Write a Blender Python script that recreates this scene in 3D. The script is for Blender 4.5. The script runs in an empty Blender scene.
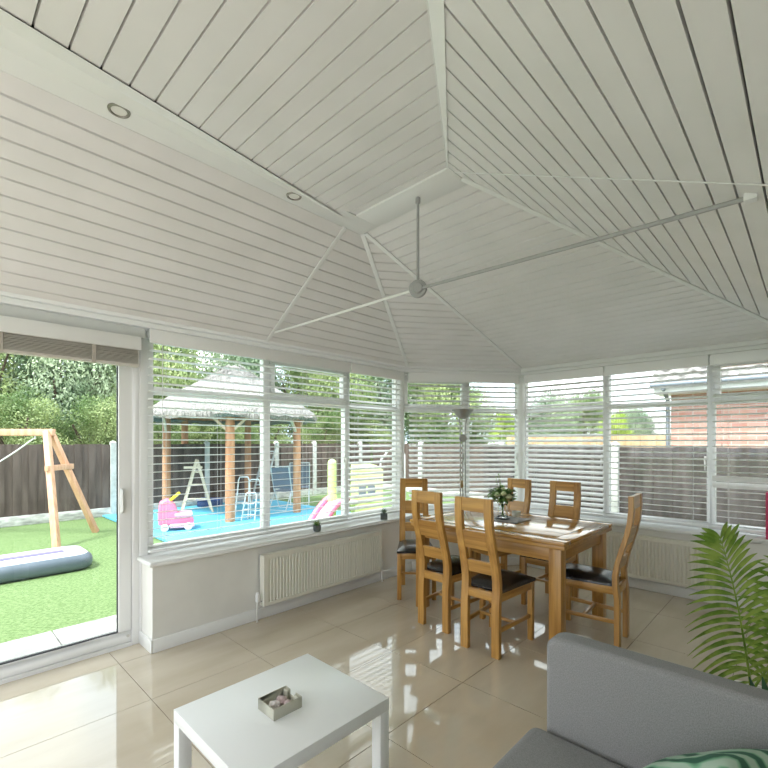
import bpy, bmesh, math, random
from mathutils import Vector, Matrix
from math import sin, cos, pi, atan2, sqrt, radians
random.seed(7)
scene = bpy.context.scene
C = scene.collection

# ------------------------------------------------------------------ camera
F = 446.6
cam_d = bpy.data.cameras.new('camera')
cam_d.sensor_width = 36.0; cam_d.sensor_fit = 'HORIZONTAL'
cam_d.lens = F/768*36.0
cam_d.shift_y = (442-384)/768
cam_d.clip_start = 0.05; cam_d.clip_end = 300
cam = bpy.data.objects.new('camera', cam_d); C.objects.link(cam)
cam.location = (0, 0, 1.5); cam.rotation_euler = (pi/2, 0, 0)
scene.camera = cam
# ------------------------------------------------------------------ sky
w = bpy.data.worlds.new('sky'); scene.world = w; w.use_nodes = True
nt = w.node_tree; nt.nodes.clear()
o_ = nt.nodes.new('ShaderNodeOutputWorld'); bg = nt.nodes.new('ShaderNodeBackground')
tc = nt.nodes.new('ShaderNodeTexCoord'); nz = nt.nodes.new('ShaderNodeTexNoise'); rp = nt.nodes.new('ShaderNodeValToRGB')
nz.inputs['Scale'].default_value = 2.2; nz.inputs['Detail'].default_value = 5
rp.color_ramp.elements[0].position = .36; rp.color_ramp.elements[0].color = (.62, .76, .95, 1)
rp.color_ramp.elements[1].position = .55; rp.color_ramp.elements[1].color = (.96, .97, .97, 1)
nt.links.new(tc.outputs['Generated'], nz.inputs['Vector']); nt.links.new(nz.outputs[0], rp.inputs[0])
nt.links.new(rp.outputs[0], bg.inputs[0]); nt.links.new(bg.outputs[0], o_.inputs[0])
bg.inputs[1].default_value = 1.55
# ------------------------------------------------------------------ sun (soft, behind thin cloud)
sd = bpy.data.lights.new('sun', 'SUN'); sd.energy = 2.9; sd.angle = radians(12); sd.color = (1, .96, .9)
so = bpy.data.objects.new('sun', sd); C.objects.link(so)
so.rotation_euler = Vector((cos(radians(58))*.692, cos(radians(58))*.722, -sin(radians(58)))).to_track_quat('-Z','Y').to_euler()
# ------------------------------------------------------------------ exposure
vs = scene.view_settings
vs.view_transform = 'Standard'; vs.look = 'None'; vs.gamma = 1; vs.use_curve_mapping = False
vs.exposure = 1.38

# ================================================================== helpers
ANG = radians(46.2)
UX, UY = cos(ANG), sin(ANG)          # u axis (along the left wall), v axis is at right angles (towards it)
def W(u, v, z=0): return Vector((u*UX - v*UY, u*UY + v*UX, z))
def uv_of(x, y): return (x*UX + y*UY, -x*UY + y*UX)
def ray(px, py=442): return ((px-384)/F, (442-py)/F)
def on_v(px, v):                      # point of a level line of sight on a wall v = const -> u
    rx = ray(px)[0]; t = v/(-UY*rx + UX); return t*(UX*rx + UY)
def on_u(px, u):
    rx = ray(px)[0]; t = u/(UX*rx + UY); return t*(-UY*rx + UX)
def tag(o, label=None, cat=None, group=None, kind=None):
    if label: o['label'] = label
    if cat: o['category'] = cat
    if group: o['group'] = group
    if kind: o['kind'] = kind
    return o
def thing(name, label, cat, loc=(0,0,0), rz=0, group=None):
    o = bpy.data.objects.new(name, None); C.objects.link(o); o.empty_display_size = .05
    o.location = loc; o.rotation_euler = (0, 0, rz)
    return tag(o, label, cat, group)
def setting(name, loc=(0,0,0), rz=0):
    o = bpy.data.objects.new(name, None); C.objects.link(o); o.location = loc; o.rotation_euler = (0,0,rz)
    o['kind'] = 'structure'; return o
def copy_tree(o, parent=None):
    c = o.copy(); C.objects.link(c)
    if parent: c.parent = parent
    for ch in list(o.children): copy_tree(ch, c)
    return c

class MB:
    def __init__(s): s.v = []; s.f = []
    def add(s, vs_, fs):
        n = len(s.v); s.v += [tuple(p) for p in vs_]; s.f += [tuple(i+n for i in f) for f in fs]; return s
    def box(s, x0, x1, y0, y1, z0, z1, M=None):
        p = [Vector((x, y, z)) for z in (z0, z1) for y in (y0, y1) for x in (x0, x1)]
        if M is not None: p = [M @ q for q in p]
        return s.add(p, [(0,2,3,1),(4,5,7,6),(0,1,5,4),(2,6,7,3),(0,4,6,2),(1,3,7,5)])
    def bar(s, a, b, w_, h, up=(0,0,1)):
        a = Vector(a); b = Vector(b); d = (b-a).normalized(); up = Vector(up)
        sd_ = d.cross(up)
        if sd_.length < 1e-4: sd_ = d.cross(Vector((1,0,0)))
        sd_.normalize(); n = sd_.cross(d)
        p = [q + sd_*sx*w_/2 + n*sz*h/2 for q in (a, b) for sx, sz in ((-1,-1),(1,-1),(1,1),(-1,1))]
        return s.add(p, [(0,3,2,1),(4,5,6,7),(0,1,5,4),(1,2,6,5),(2,3,7,6),(3,0,4,7)])
    def tube(s, pts, r, n=10, cap=True):
        pts = [Vector(p) for p in pts]; rs = r if isinstance(r, (list, tuple)) else [r]*len(pts)
        vs_ = []; prev = None
        for i, p in enumerate(pts):
            d = (pts[min(i+1, len(pts)-1)] - pts[max(i-1, 0)]).normalized()
            if prev is None:
                a = d.cross(Vector((0,0,1)))
                if a.length < 1e-3: a = d.cross(Vector((1,0,0)))
            else:
                a = prev - d*prev.dot(d)
            a.normalize(); prev = a; b = d.cross(a)
            for k in range(n):
                t = 2*pi*k/n; vs_.append(p + (a*cos(t) + b*sin(t))*rs[i])
        fs = [(i*n+k, i*n+(k+1)%n, (i+1)*n+(k+1)%n, (i+1)*n+k) for i in range(len(pts)-1) for k in range(n)]
        if cap: fs += [tuple(range(n))[::-1], tuple(range((len(pts)-1)*n, len(pts)*n))]
        return s.add(vs_, fs)
    def lathe(s, prof, n=24, c=(0,0,0), M=None):
        vs_ = []
        for r, z in prof:
            for k in range(n):
                t = 2*pi*k/n; q = Vector((c[0]+r*cos(t), c[1]+r*sin(t), c[2]+z)); vs_.append(M @ q if M is not None else q)
        m = len(prof)
        fs = [(i*n+k, i*n+(k+1)%n, (i+1)*n+(k+1)%n, (i+1)*n+k) for i in range(m-1) for k in range(n)]
        if prof[0][0] > 1e-6: fs.append(tuple(range(n))[::-1])
        if prof[-1][0] > 1e-6: fs.append(tuple(range((m-1)*n, m*n)))
        return s.add(vs_, fs)
    def prism(s, poly, z0, z1, M=None):
        n = len(poly)
        p = [Vector((x, y, z0)) for x, y in poly] + [Vector((x, y, z1)) for x, y in poly]
        if M is not None: p = [M @ q for q in p]
        return s.add(p, [tuple(range(n))[::-1], tuple(range(n, 2*n))] + [(i, (i+1)%n, n+(i+1)%n, n+i) for i in range(n)])
    def build(s, name, mat, parent=None, bev=0, seg=2, smooth=None, loc=(0,0,0), rot=(0,0,0), sub=0, label=None, kind=None, merge=True):
        me = bpy.data.meshes.new(name); me.from_pydata(s.v, [], s.f)
        bm = bmesh.new(); bm.from_mesh(me)
        if merge: bmesh.ops.remove_doubles(bm, verts=bm.verts, dist=1e-6)
        bmesh.ops.recalc_face_normals(bm, faces=bm.faces)
        if bev: bmesh.ops.bevel(bm, geom=[e for e in bm.edges if len(e.link_faces) == 2 and e.calc_face_angle(0) > .5], offset=bev, segments=seg, affect='EDGES', profile=.5, clamp_overlap=True)
        bm.to_mesh(me); bm.free()
        o = bpy.data.objects.new(name, me); C.objects.link(o)
        if mat: me.materials.append(mat)
        o.location = loc; o.rotation_euler = rot
        if parent: o.parent = parent
        if smooth or bev:
            me.polygons.foreach_set('use_smooth', [True]*len(me.polygons))
            me.set_sharp_from_angle(angle=radians(smooth or 40))
        if sub:
            m = o.modifiers.new('sub', 'SUBSURF'); m.levels = sub; m.render_levels = sub
        if label: o['label'] = label
        if kind: o['kind'] = kind
        return o
def top(o, label, cat, group=None): return tag(o, label, cat, group)

# ================================================================== materials
def mat(name, col, rough=.5, metal=0, spec=.5, coat=0, trans=0, emit=None):
    m = bpy.data.materials.new(name); m.use_nodes = True
    b = m.node_tree.nodes['Principled BSDF']
    b.inputs['Base Color'].default_value = (*col, 1); b.inputs['Roughness'].default_value = rough
    b.inputs['Metallic'].default_value = metal; b.inputs['Specular IOR Level'].default_value = spec
    b.inputs['Coat Weight'].default_value = coat; b.inputs['Coat Roughness'].default_value = .08
    b.inputs['Transmission Weight'].default_value = trans
    return m
def noisy(m, c1, c2, scale=(10,10,10), detail=4, bump=0, lo=.35, hi=.65, wave=False, bscale=None, rotz=0, coord='Object', bdist=.01):
    nt = m.node_tree; b = nt.nodes['Principled BSDF']
    tc = nt.nodes.new('ShaderNodeTexCoord'); mp = nt.nodes.new('ShaderNodeMapping'); mp.inputs['Scale'].default_value = scale
    mp.inputs['Rotation'].default_value = (0,0,rotz)
    n = nt.nodes.new('ShaderNodeTexNoise'); n.inputs['Scale'].default_value = 1; n.inputs['Detail'].default_value = detail
    r = nt.nodes.new('ShaderNodeValToRGB'); r.color_ramp.elements[0].position = lo; r.color_ramp.elements[1].position = hi
    r.color_ramp.elements[0].color = (*c1, 1); r.color_ramp.elements[1].color = (*c2, 1)
    L = nt.links.new
    L(tc.outputs[coord], mp.inputs[0]); L(mp.outputs[0], n.inputs['Vector']); L(n.outputs[0], r.inputs[0]); L(r.outputs[0], b.inputs['Base Color'])
    if bump:
        bp = nt.nodes.new('ShaderNodeBump'); bp.inputs['Strength'].default_value = bump; bp.inputs['Distance'].default_value = bdist
        if bscale:
            n2 = nt.nodes.new('ShaderNodeTexNoise'); n2.inputs['Scale'].default_value = bscale; n2.inputs['Detail'].default_value = 3
            L(tc.outputs[coord], n2.inputs['Vector']); L(n2.outputs[0], bp.inputs['Height'])
        else: L(n.outputs[0], bp.inputs['Height'])
        L(bp.outputs[0], b.inputs['Normal'])
    return m
upvc = mat('white_plastic', (.86,.86,.855), .3)
clad = noisy(mat('cladding_white', (.8,.8,.78), .42), (.775,.765,.755), (.82,.805,.80), (3,3,3), 3)
trimw = mat('white_trim', (.82,.83,.82), .35)
paint = noisy(mat('cream_wall_paint', (.7,.68,.63), .8), (.76,.745,.70), (.80,.785,.74), (4,4,4), 3, bump=.15, bscale=300, bdist=.002)
gloss = mat('gloss_paint', (.80,.80,.78), .3)
blindm = mat('white_slat', (.89,.89,.88), .35)
cordm = mat('blind_cord', (.78,.78,.76), .7)
beige_blind = noisy(mat('limed_wood_slat', (.6,.57,.5), .5), (.60,.56,.50), (.70,.67,.61), (2,60,40), 3)
tape = mat('ladder_tape', (.50,.45,.40), .8)
radm = mat('radiator_enamel', (.78,.76,.67), .35)
dark = mat('dark_rubber', (.03,.03,.035), .6)
chrome = mat('brushed_chrome', (.72,.71,.69), .3, 1)
brass = mat('aged_brass', (.45,.36,.22), .35, 1)
greym = mat('tie_bar_grey', (.38,.385,.38), .4)
sofa_m = noisy(mat('grey_weave', (.2,.2,.21), .9), (.205,.205,.21), (.285,.285,.29), (380,380,240), 2, bump=.3, bdist=.002)
sofa_l = noisy(mat('light_grey_weave', (.4,.4,.41), .9), (.36,.36,.37), (.44,.44,.45), (260,260,160), 2)
leather = noisy(mat('black_leather', (.012,.011,.012), .27, coat=.1), (.010,.009,.010), (.022,.018,.018), (8,8,8), 3, bump=.15, bscale=60)
white_lac = mat('white_lacquer', (.83,.85,.86), .3)
grassm = noisy(mat('artificial_grass', (.2,.4,.1), .9), (.095,.165,.05), (.185,.27,.11), (35,35,35), 6, bump=.6, bscale=120, bdist=.02)
paving = noisy(mat('pale_paving', (.6,.6,.6), .8), (.24,.24,.235), (.46,.46,.45), (5,5,5), 5)
fence_m = noisy(mat('dark_fence_stain', (.1,.08,.07), .8), (.085,.060,.052), (.16,.118,.105), (9,9,1.2), 4)
fence_d = noisy(mat('grey_fence_stain', (.1,.08,.07), .8), (.05,.041,.039), (.115,.095,.092), (9,9,1.2), 4)
fence_l = noisy(mat('pale_fence_wood', (.6,.45,.28), .8), (.45,.29,.15), (.62,.43,.25), (9,9,1.5), 4)
concrete = noisy(mat('concrete_post', (.6,.6,.6), .9), (.52,.52,.51), (.70,.70,.69), (8,8,8), 4)
stone = noisy(mat('stone_gravel_board', (.6,.6,.6), .9), (.38,.37,.36), (.75,.74,.72), (5,5,14), 4)
swingw = noisy(mat('orange_timber', (.6,.35,.2), .6), (.60,.32,.19), (.74,.44,.29), (18,18,2), 4)
postw = noisy(mat('stained_pole', (.45,.24,.14), .6), (.42,.20,.105), (.58,.31,.18), (10,10,1.5), 4)
thatch = noisy(mat('grey_thatch', (.35,.34,.32), .95), (.13,.125,.12), (.42,.405,.39), (40,40,8), 5, bump=.8, bdist=.05)
deckm = mat('blue_deck_paint', (.12,.47,.66), .55)
easelw = mat('pale_wood', (.66,.55,.42), .6)
pinkm = mat('pink_plastic', (.85,.22,.38), .4)
pink2 = mat('pale_pink_plastic', (.90,.45,.58), .4)
yellowm = mat('yellow_plastic', (.85,.70,.05), .4)
limem = noisy(mat('lime_plastic', (.62,.78,.3), .5), (.60,.76,.30), (.68,.82,.38), (3,3,3), 3)
navy = mat('navy_fabric', (.03,.06,.16), .7)
greyfab = mat('slate_fabric', (.16,.19,.24), .8)
alum = mat('white_metal_tube', (.72,.75,.78), .3, .3)
matg = noisy(mat('slate_vinyl', (.12,.15,.19), .4), (.11,.14,.18), (.17,.20,.25), (2,2,2), 3)
matt = mat('pale_vinyl', (.50,.51,.56), .5)
purple = mat('violet_stripe', (.16,.14,.26), .5)
roofm = noisy(mat('concrete_tile', (.4,.38,.36), .9), (.12,.115,.11), (.36,.345,.33), (7,7,7), 5)
ceram = mat('white_ceramic', (.80,.79,.72), .3)
slate = noisy(mat('slate_mat', (.2,.2,.2), .6), (.20,.19,.18), (.30,.28,.26), (9,9,9), 3)
potm = noisy(mat('dark_pot', (.05,.07,.06), .5), (.04,.05,.05), (.12,.14,.13), (12,12,12), 3)
soil = mat('dark_soil', (.05,.035,.025), .9)
boxm = mat('beige_box', (.50,.49,.41), .6)
def wood(name, axis):
    sc = {'x': (2.2, 38, 38), 'y': (38, 2.2, 38), 'z': (38, 38, 2.2)}[axis]
    return noisy(mat(name, (.5,.3,.12), .32, coat=.15), (.34,.155,.032), (.60,.33,.085), sc, 5, bump=.06, lo=.3, hi=.7)
oak_x, oak_y, oak_z = wood('oak_grain_x','x'), wood('oak_grain_y','y'), wood('oak_grain_z','z')
top_x, top_y = wood('polished_oak_x','x'), wood('polished_oak_y','y')
for m_ in (top_x, top_y): m_.node_tree.nodes['Principled BSDF'].inputs['Roughness'].default_value = .14; m_.node_tree.nodes['Principled BSDF'].inputs['Coat Weight'].default_value = .5
satin = mat('satin_silver', (.36,.36,.345), .35, .5)
def leafmat(name, c1, c2, rough=.5, sc=3):
    m = noisy(mat(name, c1, rough), c1, c2, (sc,sc,sc), 3, lo=.4, hi=.6)
    nt = m.node_tree; b = nt.nodes['Principled BSDF']
    tr = nt.nodes.new('ShaderNodeBsdfTranslucent'); mx = nt.nodes.new('ShaderNodeMixShader'); mx.inputs[0].default_value = .25
    r = [n for n in nt.nodes if n.type == 'VALTORGB'][0]; out = nt.nodes['Material Output']
    nt.links.new(r.outputs[0], tr.inputs[0]); nt.links.new(b.outputs[0], mx.inputs[1]); nt.links.new(tr.outputs[0], mx.inputs[2]); nt.links.new(mx.outputs[0], out.inputs[0])
    return m
leaf_a = leafmat('hedge_leaf', (.12,.20,.06), (.42,.50,.22), sc=1.6)
leaf_b = leafmat('silver_leaf', (.14,.22,.12), (.44,.52,.34), sc=1.6)
leaf_c = leafmat('bright_leaf', (.30,.44,.06), (.55,.66,.16), sc=2)
palm_m = leafmat('palm_leaf', (.15,.28,.03), (.34,.46,.09), .35, 14)
dkleaf = leafmat('dark_leaf', (.015,.07,.03), (.04,.13,.05), .35, 9)
bark = mat('bark', (.10,.07,.05), .9)
# floor tile: polished beige with warm veins, real grout joints are cut in the mesh
tile = noisy(mat('polished_beige_tile', (.6,.52,.42), .05, spec=.95), (.545,.465,.355), (.64,.565,.455), (1.2,4.5,1), 6, lo=.3, hi=.7, rotz=.5)
grout = mat('grout', (.16,.13,.10), .8)
def glassm():
    m = bpy.data.materials.new('window_glass'); m.use_nodes = True; nt = m.node_tree; nt.nodes.clear()
    o = nt.nodes.new('ShaderNodeOutputMaterial'); t = nt.nodes.new('ShaderNodeBsdfTransparent'); t.inputs[0].default_value = (.93,.96,.95,1)
    g = nt.nodes.new('ShaderNodeBsdfGlossy'); g.inputs['Roughness'].default_value = .01
    fr = nt.nodes.new('ShaderNodeFresnel'); fr.inputs[0].default_value = 1.45; mx = nt.nodes.new('ShaderNodeMixShader')
    gm = nt.nodes.new('ShaderNodeNewGeometry'); sb = nt.nodes.new('ShaderNodeMath'); sb.operation = 'SUBTRACT'; sb.inputs[0].default_value = 1; mu = nt.nodes.new('ShaderNodeMath'); mu.operation = 'MULTIPLY'
    nt.links.new(gm.outputs['Backfacing'], sb.inputs[1]); nt.links.new(sb.outputs[0], mu.inputs[0]); nt.links.new(fr.outputs[0], mu.inputs[1]); nt.links.new(mu.outputs[0], mx.inputs[0]); nt.links.new(t.outputs[0], mx.inputs[1]); nt.links.new(g.outputs[0], mx.inputs[2]); nt.links.new(mx.outputs[0], o.inputs[0])
    return m
glass = glassm()
vglass = mat('clear_glass', (.95,.98,.98), .02, trans=1); vglass.node_tree.nodes['Principled BSDF'].inputs['IOR'].default_value = 1.3
crystal = noisy(mat('rose_mineral', (.6,.4,.42), .35), (.42,.30,.30), (.80,.66,.68), (60,60,60), 3)
def brickmat():
    m = mat('red_brick', (.5,.25,.2), .9); nt = m.node_tree; b = nt.nodes['Principled BSDF']
    tc = nt.nodes.new('ShaderNodeTexCoord'); sp = nt.nodes.new('ShaderNodeSeparateXYZ'); cb = nt.nodes.new('ShaderNodeCombineXYZ'); br = nt.nodes.new('ShaderNodeTexBrick')
    L = nt.links.new; L(tc.outputs['Object'], sp.inputs[0]); L(sp.outputs[0], cb.inputs[0]); L(sp.outputs[2], cb.inputs[1]); L(cb.outputs[0], br.inputs['Vector'])
    br.inputs['Scale'].default_value = 1; br.inputs['Brick Width'].default_value = .225; br.inputs['Row Height'].default_value = .075
    br.inputs['Mortar Size'].default_value = .006; br.inputs['Color1'].default_value = (.50,.22,.17,1); br.inputs['Color2'].default_value = (.66,.36,.29,1); br.inputs['Mortar'].default_value = (.62,.52,.46,1)
    L(br.outputs[0], b.inputs['Base Color']); return m
brick = brickmat()
def cushmat():
    m = mat('leaf_print', (.4,.6,.5), .85); nt = m.node_tree; b = nt.nodes['Principled BSDF']
    tc = nt.nodes.new('ShaderNodeTexCoord'); wv = nt.nodes.new('ShaderNodeTexWave'); wv.inputs['Scale'].default_value = 5; wv.inputs['Distortion'].default_value = 9; wv.inputs['Detail'].default_value = 2
    r = nt.nodes.new('ShaderNodeValToRGB'); e = r.color_ramp.elements; e[0].color = (.03,.11,.07,1); e[1].color = (.34,.46,.37,1); e[0].position = .2; e[1].position = .75
    x = e.new(.45); x.color = (.16,.36,.22,1)
    L = nt.links.new; L(tc.outputs['Object'], wv.inputs['Vector']); L(wv.outputs[1], r.inputs[0]); L(r.outputs[0], b.inputs['Base Color']); return m
cushm = cushmat()

# ================================================================== plan lines
# inner eaves line of the glazed walls, offset outward by d: left wall (v), corner facet, back wall (u)
P1, P2 = (4.02, 3.47), (5.20, 2.62)
fd = Vector((P2[0]-P1[0], P2[1]-P1[1])).normalized(); fn = Vector((-fd.y, fd.x))   # outward normal of facet
if fn.x + fn.y < 0: fn = -fn
def corners(d):
    # facet line: fn.p = c ; left v = 3.47+d ; back u = 5.20+d
    c = fn.dot(Vector(P1)) + d
    v = 3.47+d; u1 = (c - fn.y*v)/fn.x
    u = 5.20+d; v2 = (c - fn.x*u)/fn.y
    return (u1, v), (u, v2)
def on_facet(px, d):
    c = fn.dot(Vector(P1)) + d; rx = ray(px)[0]; g = (UX*rx+UY); h = (-UY*rx+UX)
    t = c/(fn.x*g + fn.y*h); return (t*g, t*h)
U0, V0 = -1.9, -.32        # room ends behind and to the right of the camera
def band(mb, d0, d1, z0, z1, u_start=U0, v_end=V0, seg='LFB'):
    """solid strip that follows the glazed walls between offsets d0 and d1"""
    a1, a2 = corners(d0); b1, b2 = corners(d1)
    pa = [(u_start, 3.47+d0), a1, a2, (5.20+d0, v_end)]; pb = [(u_start, 3.47+d1), b1, b2, (5.20+d1, v_end)]
    for i, s in enumerate('LFB'):
        if s in seg:
            q = [pa[i], pa[i+1], pb[i+1], pb[i]]
            p = [W(x, y, z0) for x, y in q] + [W(x, y, z1) for x, y in q]
            mb.add(p, [(3,2,1,0),(4,5,6,7)] + [(k,(k+1)%4,4+(k+1)%4,4+k) for k in range(4)])
    return mb

# ================================================================== room shell
UD = 1.152                 # where the dwarf wall starts, the sliding door is to its left
SILL = .65
def wall_seg(name, seg, **k):
    m = MB(); band(m, -.085, .30, -.15, SILL-.035, seg=seg, **k)
    o = m.build(name, paint, kind='structure', merge=False); return o
wl = wall_seg('wall_left', 'L', u_start=UD); wc = wall_seg('wall_corner', 'F'); wb = wall_seg('wall_back', 'B')
m = MB(); band(m, .13, .30, 2.31, 2.62, u_start=-1.0, seg='L'); m.build('lintel', trimw, wl)
m = MB(); band(m, .13, .30, 2.31, 2.62, seg='F'); m.build('lintel', trimw, wc)
m = MB(); band(m, .13, .30, 2.31, 2.62, seg='B'); m.build('lintel', trimw, wb)
m = MB()
m.add([W(*p) for p in [(U0,3.60,-.1),(-1.0,3.60,-.1),(-1.0,3.77,-.1),(U0,3.77,-.1),(U0,3.60,2.62),(-1.0,3.60,2.62),(-1.0,3.77,2.62),(U0,3.77,2.62)]],
      [(3,2,1,0),(4,5,6,7)] + [(k,(k+1)%4,4+(k+1)%4,4+k) for k in range(4)])
m.build('wall_return', paint, wl)
def ubox(mb, u0, u1, v0, v1, z0, z1):
    p = [W(u, v, z) for z in (z0, z1) for v in (v0, v1) for u in (u0, u1)]
    return mb.add(p, [(0,2,3,1),(4,5,7,6),(0,1,5,4),(2,6,7,3),(0,4,6,2),(1,3,7,5)])
m = MB(); ubox(m, U0, 5.5, V0-.15, V0, -.15, 2.62); m.build('wall_right', paint, kind='structure')
m = MB()                                                     # wall behind the camera; its wide opening is added to admit more daylight
ubox(m, U0-.2, U0, V0-.15, -.1, -.15, 3.3); ubox(m, U0-.2, U0, 3.45, 3.77, -.15, 3.3); ubox(m, U0-.2, U0, -.1, 3.45, 2.55, 3.3)
m.build('wall_front', paint, kind='structure')
# skirting
for nm, seg, ks in (('baseboard_left','L',dict(u_start=UD)), ('baseboard_corner','F',{}), ('baseboard_back','B',{})):
    m = MB(); band(m, -.100, -.084, 0, .095, seg=seg, **ks)
    if seg == 'L': ubox(m, UD-.014, UD, 3.372, 3.62, 0, .095)
    m.build(nm, gloss, kind='structure', bev=.004)
# sill
m = MB(); band(m, -.125, .22, SILL-.035, SILL, u_start=UD-.03, v_end=.42)
m.build('trim_1', gloss, kind='structure', bev=.012, seg=3)
m = MB(); ubox(m, 5.10, 5.34, V0, .42, SILL-.04, SILL-.002); m.build('trim_2', gloss, kind='structure', bev=.01)
m = MB(); m.lathe([(0,-.036),(.14,-.036),(.150,-.025),(.150,-.008),(.14,.001),(0,.001)], 28, c=W(5.20,.42,SILL)); m.build('trim_3', gloss, kind='structure', smooth=50)
# cornice under the slopes
m = MB(); band(m, .03, .14, 2.335, 2.375); m.build('trim_4', trimw, kind='structure', bev=.006)
m = MB(); band(m, .015, .14, 2.375, 2.43); m.build('trim_5', trimw, kind='structure', bev=.01)
m = MB(); ubox(m, -1.0, UD, 3.535, 3.64, 2.262, 2.335); m.build('trim_6', trimw, kind='structure', bev=.004)

# ---- floor: real tiles with joints
fl = setting('floor', W(0,0,0), ANG)
m = MB(); m.box(U0, 5.3, V0, 3.74, -.15, -.003); m.build('grout_bed', grout, fl)
m = MB(); g = .0018
us = [.235+.705*k for k in range(-4, 8)]; vs2 = [3.383-.603*k for k in range(-1, 8)]
a1, a2 = corners(.0)
for i in range(len(us)-1):
    for j in range(len(vs2)-1):
        x0, x1 = max(us[i]+g, U0), min(us[i+1]-g, 5.3); y1, y0 = min(vs2[j]-g, 3.66), max(vs2[j+1]+g, V0)
        if x1 - x0 < .02 or y1 - y0 < .02: continue
        if fn.x*x0 + fn.y*y0 > fn.dot(Vector(P1)) + .2: continue
        m.add([(x0,y0,0),(x1,y0,0),(x1,y1,0),(x0,y1,0),(x0,y0,-.004),(x1,y0,-.004),(x1,y1,-.004),(x0,y1,-.004)], [(0,1,2,3),(0,4,5,1),(1,5,6,2),(2,6,7,3),(3,7,4,0)])
m.build('tiles', tile, fl, merge=False)

# ================================================================== ceiling
ZR = 3.065
pA = lambda u, v: ZR - .63*(v-2.43)
pC = lambda u, v: ZR - .221*(u-2.29)
pD = lambda u, v: ZR + .452*(v-1.505)
KP = .12
pP = lambda u, v: ZR - KP*(2.08-u)
# facet plane through its apex and the two eaves corners
A3 = Vector((2.30, 2.415, ZR)); B3 = Vector((P1[0], P1[1], pA(*P1))); C3 = Vector((P2[0], P2[1], pC(*P2)))
nB = (B3-A3).cross(C3-A3)
pB = lambda u, v: A3.z - (nB.x*(u-A3.x) + nB.y*(v-A3.y))/nB.z
ceil = setting('ceiling')
def clip(poly, f):
    out = []
    for i in range(len(poly)):
        a, b = poly[i], poly[(i+1)%len(poly)]; fa, fb = f(a), f(b)
        if fa >= 0: out.append(a)
        if (fa > 0 > fb) or (fa < 0 < fb):
            t = fa/(fa-fb); out.append((a[0]+(b[0]-a[0])*t, a[1]+(b[1]-a[1])*t))
    return out
def slope(name, poly, pl, axis, pitch, phase=0, gw=.0042, gd=.026):
    """boarded slope: poly in plan (u,v), boards run at right angles to axis"""
    ax = Vector(axis).normalized(); s = [ax.dot(Vector(p)) for p in poly]; lo, hi = min(s), max(s)
    m = MB()
    def dep(p):
        q = (ax.dot(Vector(p)) - phase)/pitch; d = abs(q-round(q))*pitch
        return gd*max(0, 1-d/gw)
    k0 = int(math.floor((lo-phase)/pitch))-1; k1 = int(math.ceil((hi-phase)/pitch))+1
    for k in range(k0, k1):
        b = phase+k*pitch
        for s0, s1 in ((b, b+gw), (b+gw, b+pitch-gw), (b+pitch-gw, b+pitch)):
            q = clip(clip(poly, lambda p: ax.dot(Vector(p))-s0), lambda p: s1-ax.dot(Vector(p)))
            if len(q) < 3: continue
            m.add([W(p[0], p[1], pl(*p)+dep(p)) for p in q], [tuple(range(len(q)))])
    o = m.build(name, clad, ceil, merge=False)
    return o
def pt_on(pl, px, py):
    """where a line of sight meets a roof plane (planes are linear in u,v)"""
    rx, ry = ray(px, py); g = UX*rx+UY; h = -UY*rx+UX
    a = pl(0,0); bu = pl(1,0)-a; bv = pl(0,1)-a
    t = (1.5-a)/(bu*g+bv*h-ry); return (t*g, t*h)
EA = 3.62; EC = 5.36
UB = U0-.2
# slope over left wall
slope('slope_panel', [(UB,2.42),(2.30,2.415),P1,(P1[0]+.12,EA),(UB,EA)], pA, (0,1), .0829, phase=.041, gw=.005, gd=.03)
slope('slope_panel', [(2.30,2.415),(2.30+(P1[0]-2.30)*1.14,2.415+(P1[1]-2.415)*1.14),(2.30+(P2[0]-2.30)*1.06,2.415+(P2[1]-2.415)*1.06)], pB, (fn.x,fn.y), .0945, gw=.007, gd=.04)
corner_cd = (5.36, .02)
slope('slope_panel', [(2.27,1.47),(2.27,2.415),(2.30,2.415),(P2[0]+.15,P2[1]+.01),(EC,2.6),(EC,-.01)], pC, (1,0), .0955, gw=.007, gd=.04)
# slope on the right, its hip with the level panel, and that panel
h0 = (2.10, 1.505)
r_far = pt_on(pD, 444, 0); r_l = pt_on(pP, 428, 0)
def ext(a, b, k): return (a[0]+(b[0]-a[0])*k, a[1]+(b[1]-a[1])*k)
rD = ext(h0, r_far, 1.75); rP = ext(h0, r_l, 2.2)
VE = -.04
slope('slope_panel', [(2.2,1.51),h0,rD,(rD[0],VE),(EC,VE),(EC,.02)], pD, (0,1), .0875, phase=.042)
cl = (2.10, 2.36); l_far = pt_on(pP, 0, 7.3); lP = ext(cl, l_far, 1.9)
slope('slope_panel', [cl, (2.10,1.50), rP, (UB, rP[1]-.25), (UB, lP[1]), lP], pP, (1,0), .104, phase=2.129)
# soffit beyond the right-hand eaves
m = MB(); ubox(m, UB, EC, V0, VE+.01, pD(0,VE)-.01, pD(0,VE)+.03); m.build('soffit', trimw, ceil)
# gap filler behind the hip where the right slope runs out behind the camera
m = MB()
m.add([W(rD[0],rD[1],pD(*rD)), W(rP[0],rP[1],pP(*rP)), W(UB,rP[1]-.25,pP(UB,0)), W(UB,VE-.1,pD(0,VE)), W(rD[0],VE-.1,pD(0,VE)), W(rD[0],VE,pD(0,VE))], [(0,1,2,3),(0,3,4),(0,4,5)])
m.build('rear_panel', clad, ceil)
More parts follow.
